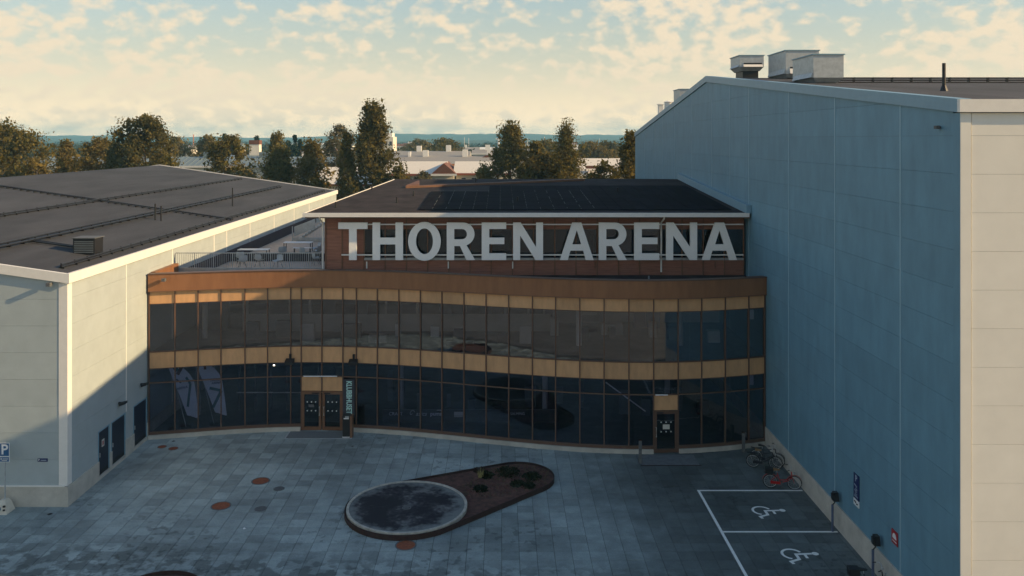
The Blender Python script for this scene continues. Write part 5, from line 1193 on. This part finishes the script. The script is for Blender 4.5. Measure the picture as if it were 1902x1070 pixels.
house('grey_roof_block', -25.5, -0.5, 172, 186, 11.35, 12.9, ROOF_GREY, 'long house with grey sheet roof and orange eave behind the terrace houses', chim=((-19.6,0.5,0.9),(-16.2,1.1,1.2),(-7.8,1.1,1.3),(-2.6,1.1,1.3)), trim=mat('orange_eave', (0.42,0.18,0.07), 0.8))
house('red_roof_house', -6.5, 1.0, 178, 190, 11.5, 13.2, ROOF_RED, 'red-brown roofed house end behind the grey sheet roof', gable_x=True)
house('grey_roof_block', -31, -9, 222, 236, 11.8, 13.2, ROOF_GREY, 'farther grey-roofed block with small chimneys', chim=((-22.5,1.3,1.4),(-14.5,1.3,1.6)))
house('grey_roof_block', -9, 9, 262, 276, 11.9, 13.0, ROOF_GREY, 'blue-grey roofed block beside the wide far tree', chim=((-4.5,1.5,1.6),(2.0,1.5,1.6)))
house('white_roof_house', 14.6, 22, 150, 162, 10.2, 12.9, ROOF_PALE, 'house with bright pale roof and dark gable right of the birch', gable_x=False)
bx('dormer', ROOF_RED, bpy.data.objects['white_roof_house'], 15.0, 17.0, 149.2, 150.5, 11.2, 11.7)
tw = empty('tower_block', (-42, 300, 0), 'cream tower block peeking out right of the poplar', 'building', 'houses beyond the halls')
bx('wall', CREAM_W, tw, -45, -38.3, 296, 306, 0, 17.2); bx('top_storey', TRIM_WHITE, tw, -41.5, -38.8, 297, 304, 17.201, 18.6)
for k in range(4): bx('window', WIN, tw, -44.4+k*1.6, -43.5+k*1.6, 295.93, 295.997, 14.2, 15.6)
house('long_shed', 34, 60, 520, 545, 11.8, 12.6, TRIM_WHITE, 'long low white building on the plain below the hills')
house('long_shed', -14, -4, 430, 444, 11.2, 12.2, TRIM_WHITE, 'low white building past the wide far tree')
house('long_shed', -150, -125, 640, 660, 12.0, 13.2, TRIM_WHITE, 'far white building below the left-hand hills')
rf_ = random.Random(21); FR = ((ROOF_GREY, 'grey'), (ROOF_RED, 'red-brown'), (ROOF_PALE, 'pale'), (ROOF_TEAL, 'teal'))
for i in range(22):
    y = rf_.uniform(330, 900); x = rf_.uniform(-0.46, 0.13)*y; w_ = rf_.uniform(5, 14); z = rf_.uniform(9.5, 12.2) if y < 600 else rf_.uniform(10.5, 13)
    house('far_house', x, x+w_, y, y+9, z, z+rf_.uniform(1.2, 2.4), FR[i % 4][0], 'small cream house with %s roof far out among the trees' % FR[i % 4][1], [(x+w_*q, z-2.2, 1.2, 1.3) for q in (0.2, 0.5, 0.8)], chim=((x+w_*0.4, 1.0, 1.2),), grp='small far houses on the plain')
for i in range(9):
    y = rf_.uniform(350, 700); x = rf_.uniform(-0.1, 0.12)*y; pm_ = empty('lamp_mast', (x, y, 0), 'thin pale lamp mast standing far out on the plain', 'lamp mast', 'lamp masts on the plain')
    MB().tube([(x,y,0),(x,y,rf_.uniform(15.5,17.5))], 0.14, 5).build('pole', TRIM_WHITE, pm_)
ms = empty('radio_mast', (-205.6, 560, 0), 'thin red lattice mast above the golden trees', 'mast'); mb = MB()
MB().tube([(-205.6,560,0),(-205.6,560,19.5)], [0.7,0.3], 6).build('mast_pole', mat('mast_red', (0.45,0.18,0.10), 0.7), ms)
fp = empty('light_pole', (-2, 420, 0), 'pale slim light pole in front of the hills', 'light pole'); MB().tube([(-1.6,420,0),(-1.6,420,16.4)], 0.5, 8).build('pole', TRIM_WHITE, fp); bx('head', TRIM_WHITE, fp, -3.0, -0.2, 419.6, 420.4, 16.2, 16.9)

# ================================================================== HILLS
FOREST = mat('forest_hills', (0.030, 0.045, 0.024), 1.0, var=0.4, scale=0.012)
def hills(y, f, seed, name, depth=700):
    r = np.random.default_rng(seed); xs = np.linspace(-3800, 3800, 420); rows = 7; V = []; F = []
    for j in range(rows):
        t = j/(rows-1); prof = math.sin(math.pi*min(1, t*1.0+0.0)*0.5)
        for x in xs: V.append((x, y+depth*t, -1 + (f(x)+1+r.normal()*0.9)*prof))
    n = len(xs)
    for j in range(rows-1):
        for i in range(n-1): F.append((j*n+i, j*n+i+1, (j+1)*n+i+1, (j+1)*n+i))
    MB().add(V, F).build(name, FOREST, None, kind='structure', origin=(0,0,-1))
def H_(x, pts):
    return float(np.interp(x, [p[0] for p in pts], [p[1] for p in pts]))
# heights given at the crest (about 3200 m away)
K1 = [(-3800,20),(-2000,22),(-1650,24),(-1500,26),(-1300,21),(-800,17),(-560,30),(-420,33),(-230,28),(-20,33),(90,30),(300,27),(560,26),(1200,24),(3800,20)]
hills(2600, lambda x: H_(x, K1)*1.18+1.4*math.sin(x/47.0)+0.9*math.sin(x/19.0+1), 5, 'hills')
K2 = [(-3800,14),(-1500,15),(-900,11),(-500,10),(-100,15),(200,15),(600,16),(3800,14)]
hills(1700, lambda x: H_(x, K2)*0.9+0.9*math.sin(x/31.0)+0.7*math.sin(x/11.0), 6, 'near_hills', 350)

# ================================================================== HAZE
hzm = bpy.data.materials.new('haze_air'); hzm.use_nodes = True; t = hzm.node_tree; t.nodes.clear()
pv = t.nodes.new('ShaderNodeVolumePrincipled'); pv.inputs['Density'].default_value = 0.00026; pv.inputs['Color'].default_value = (0.34, 0.78, 1.0, 1); pv.inputs['Anisotropy'].default_value = 0.0
o = t.nodes.new('ShaderNodeOutputMaterial'); t.links.new(pv.outputs[0], o.inputs['Volume'])
HZ = True
if HZ: MB().box(-4200, 4200, -1500, 3600, -2.0, 60.0).build('haze', hzm, None, 'thin pale air over the whole plain', 'haze', kind='stuff')
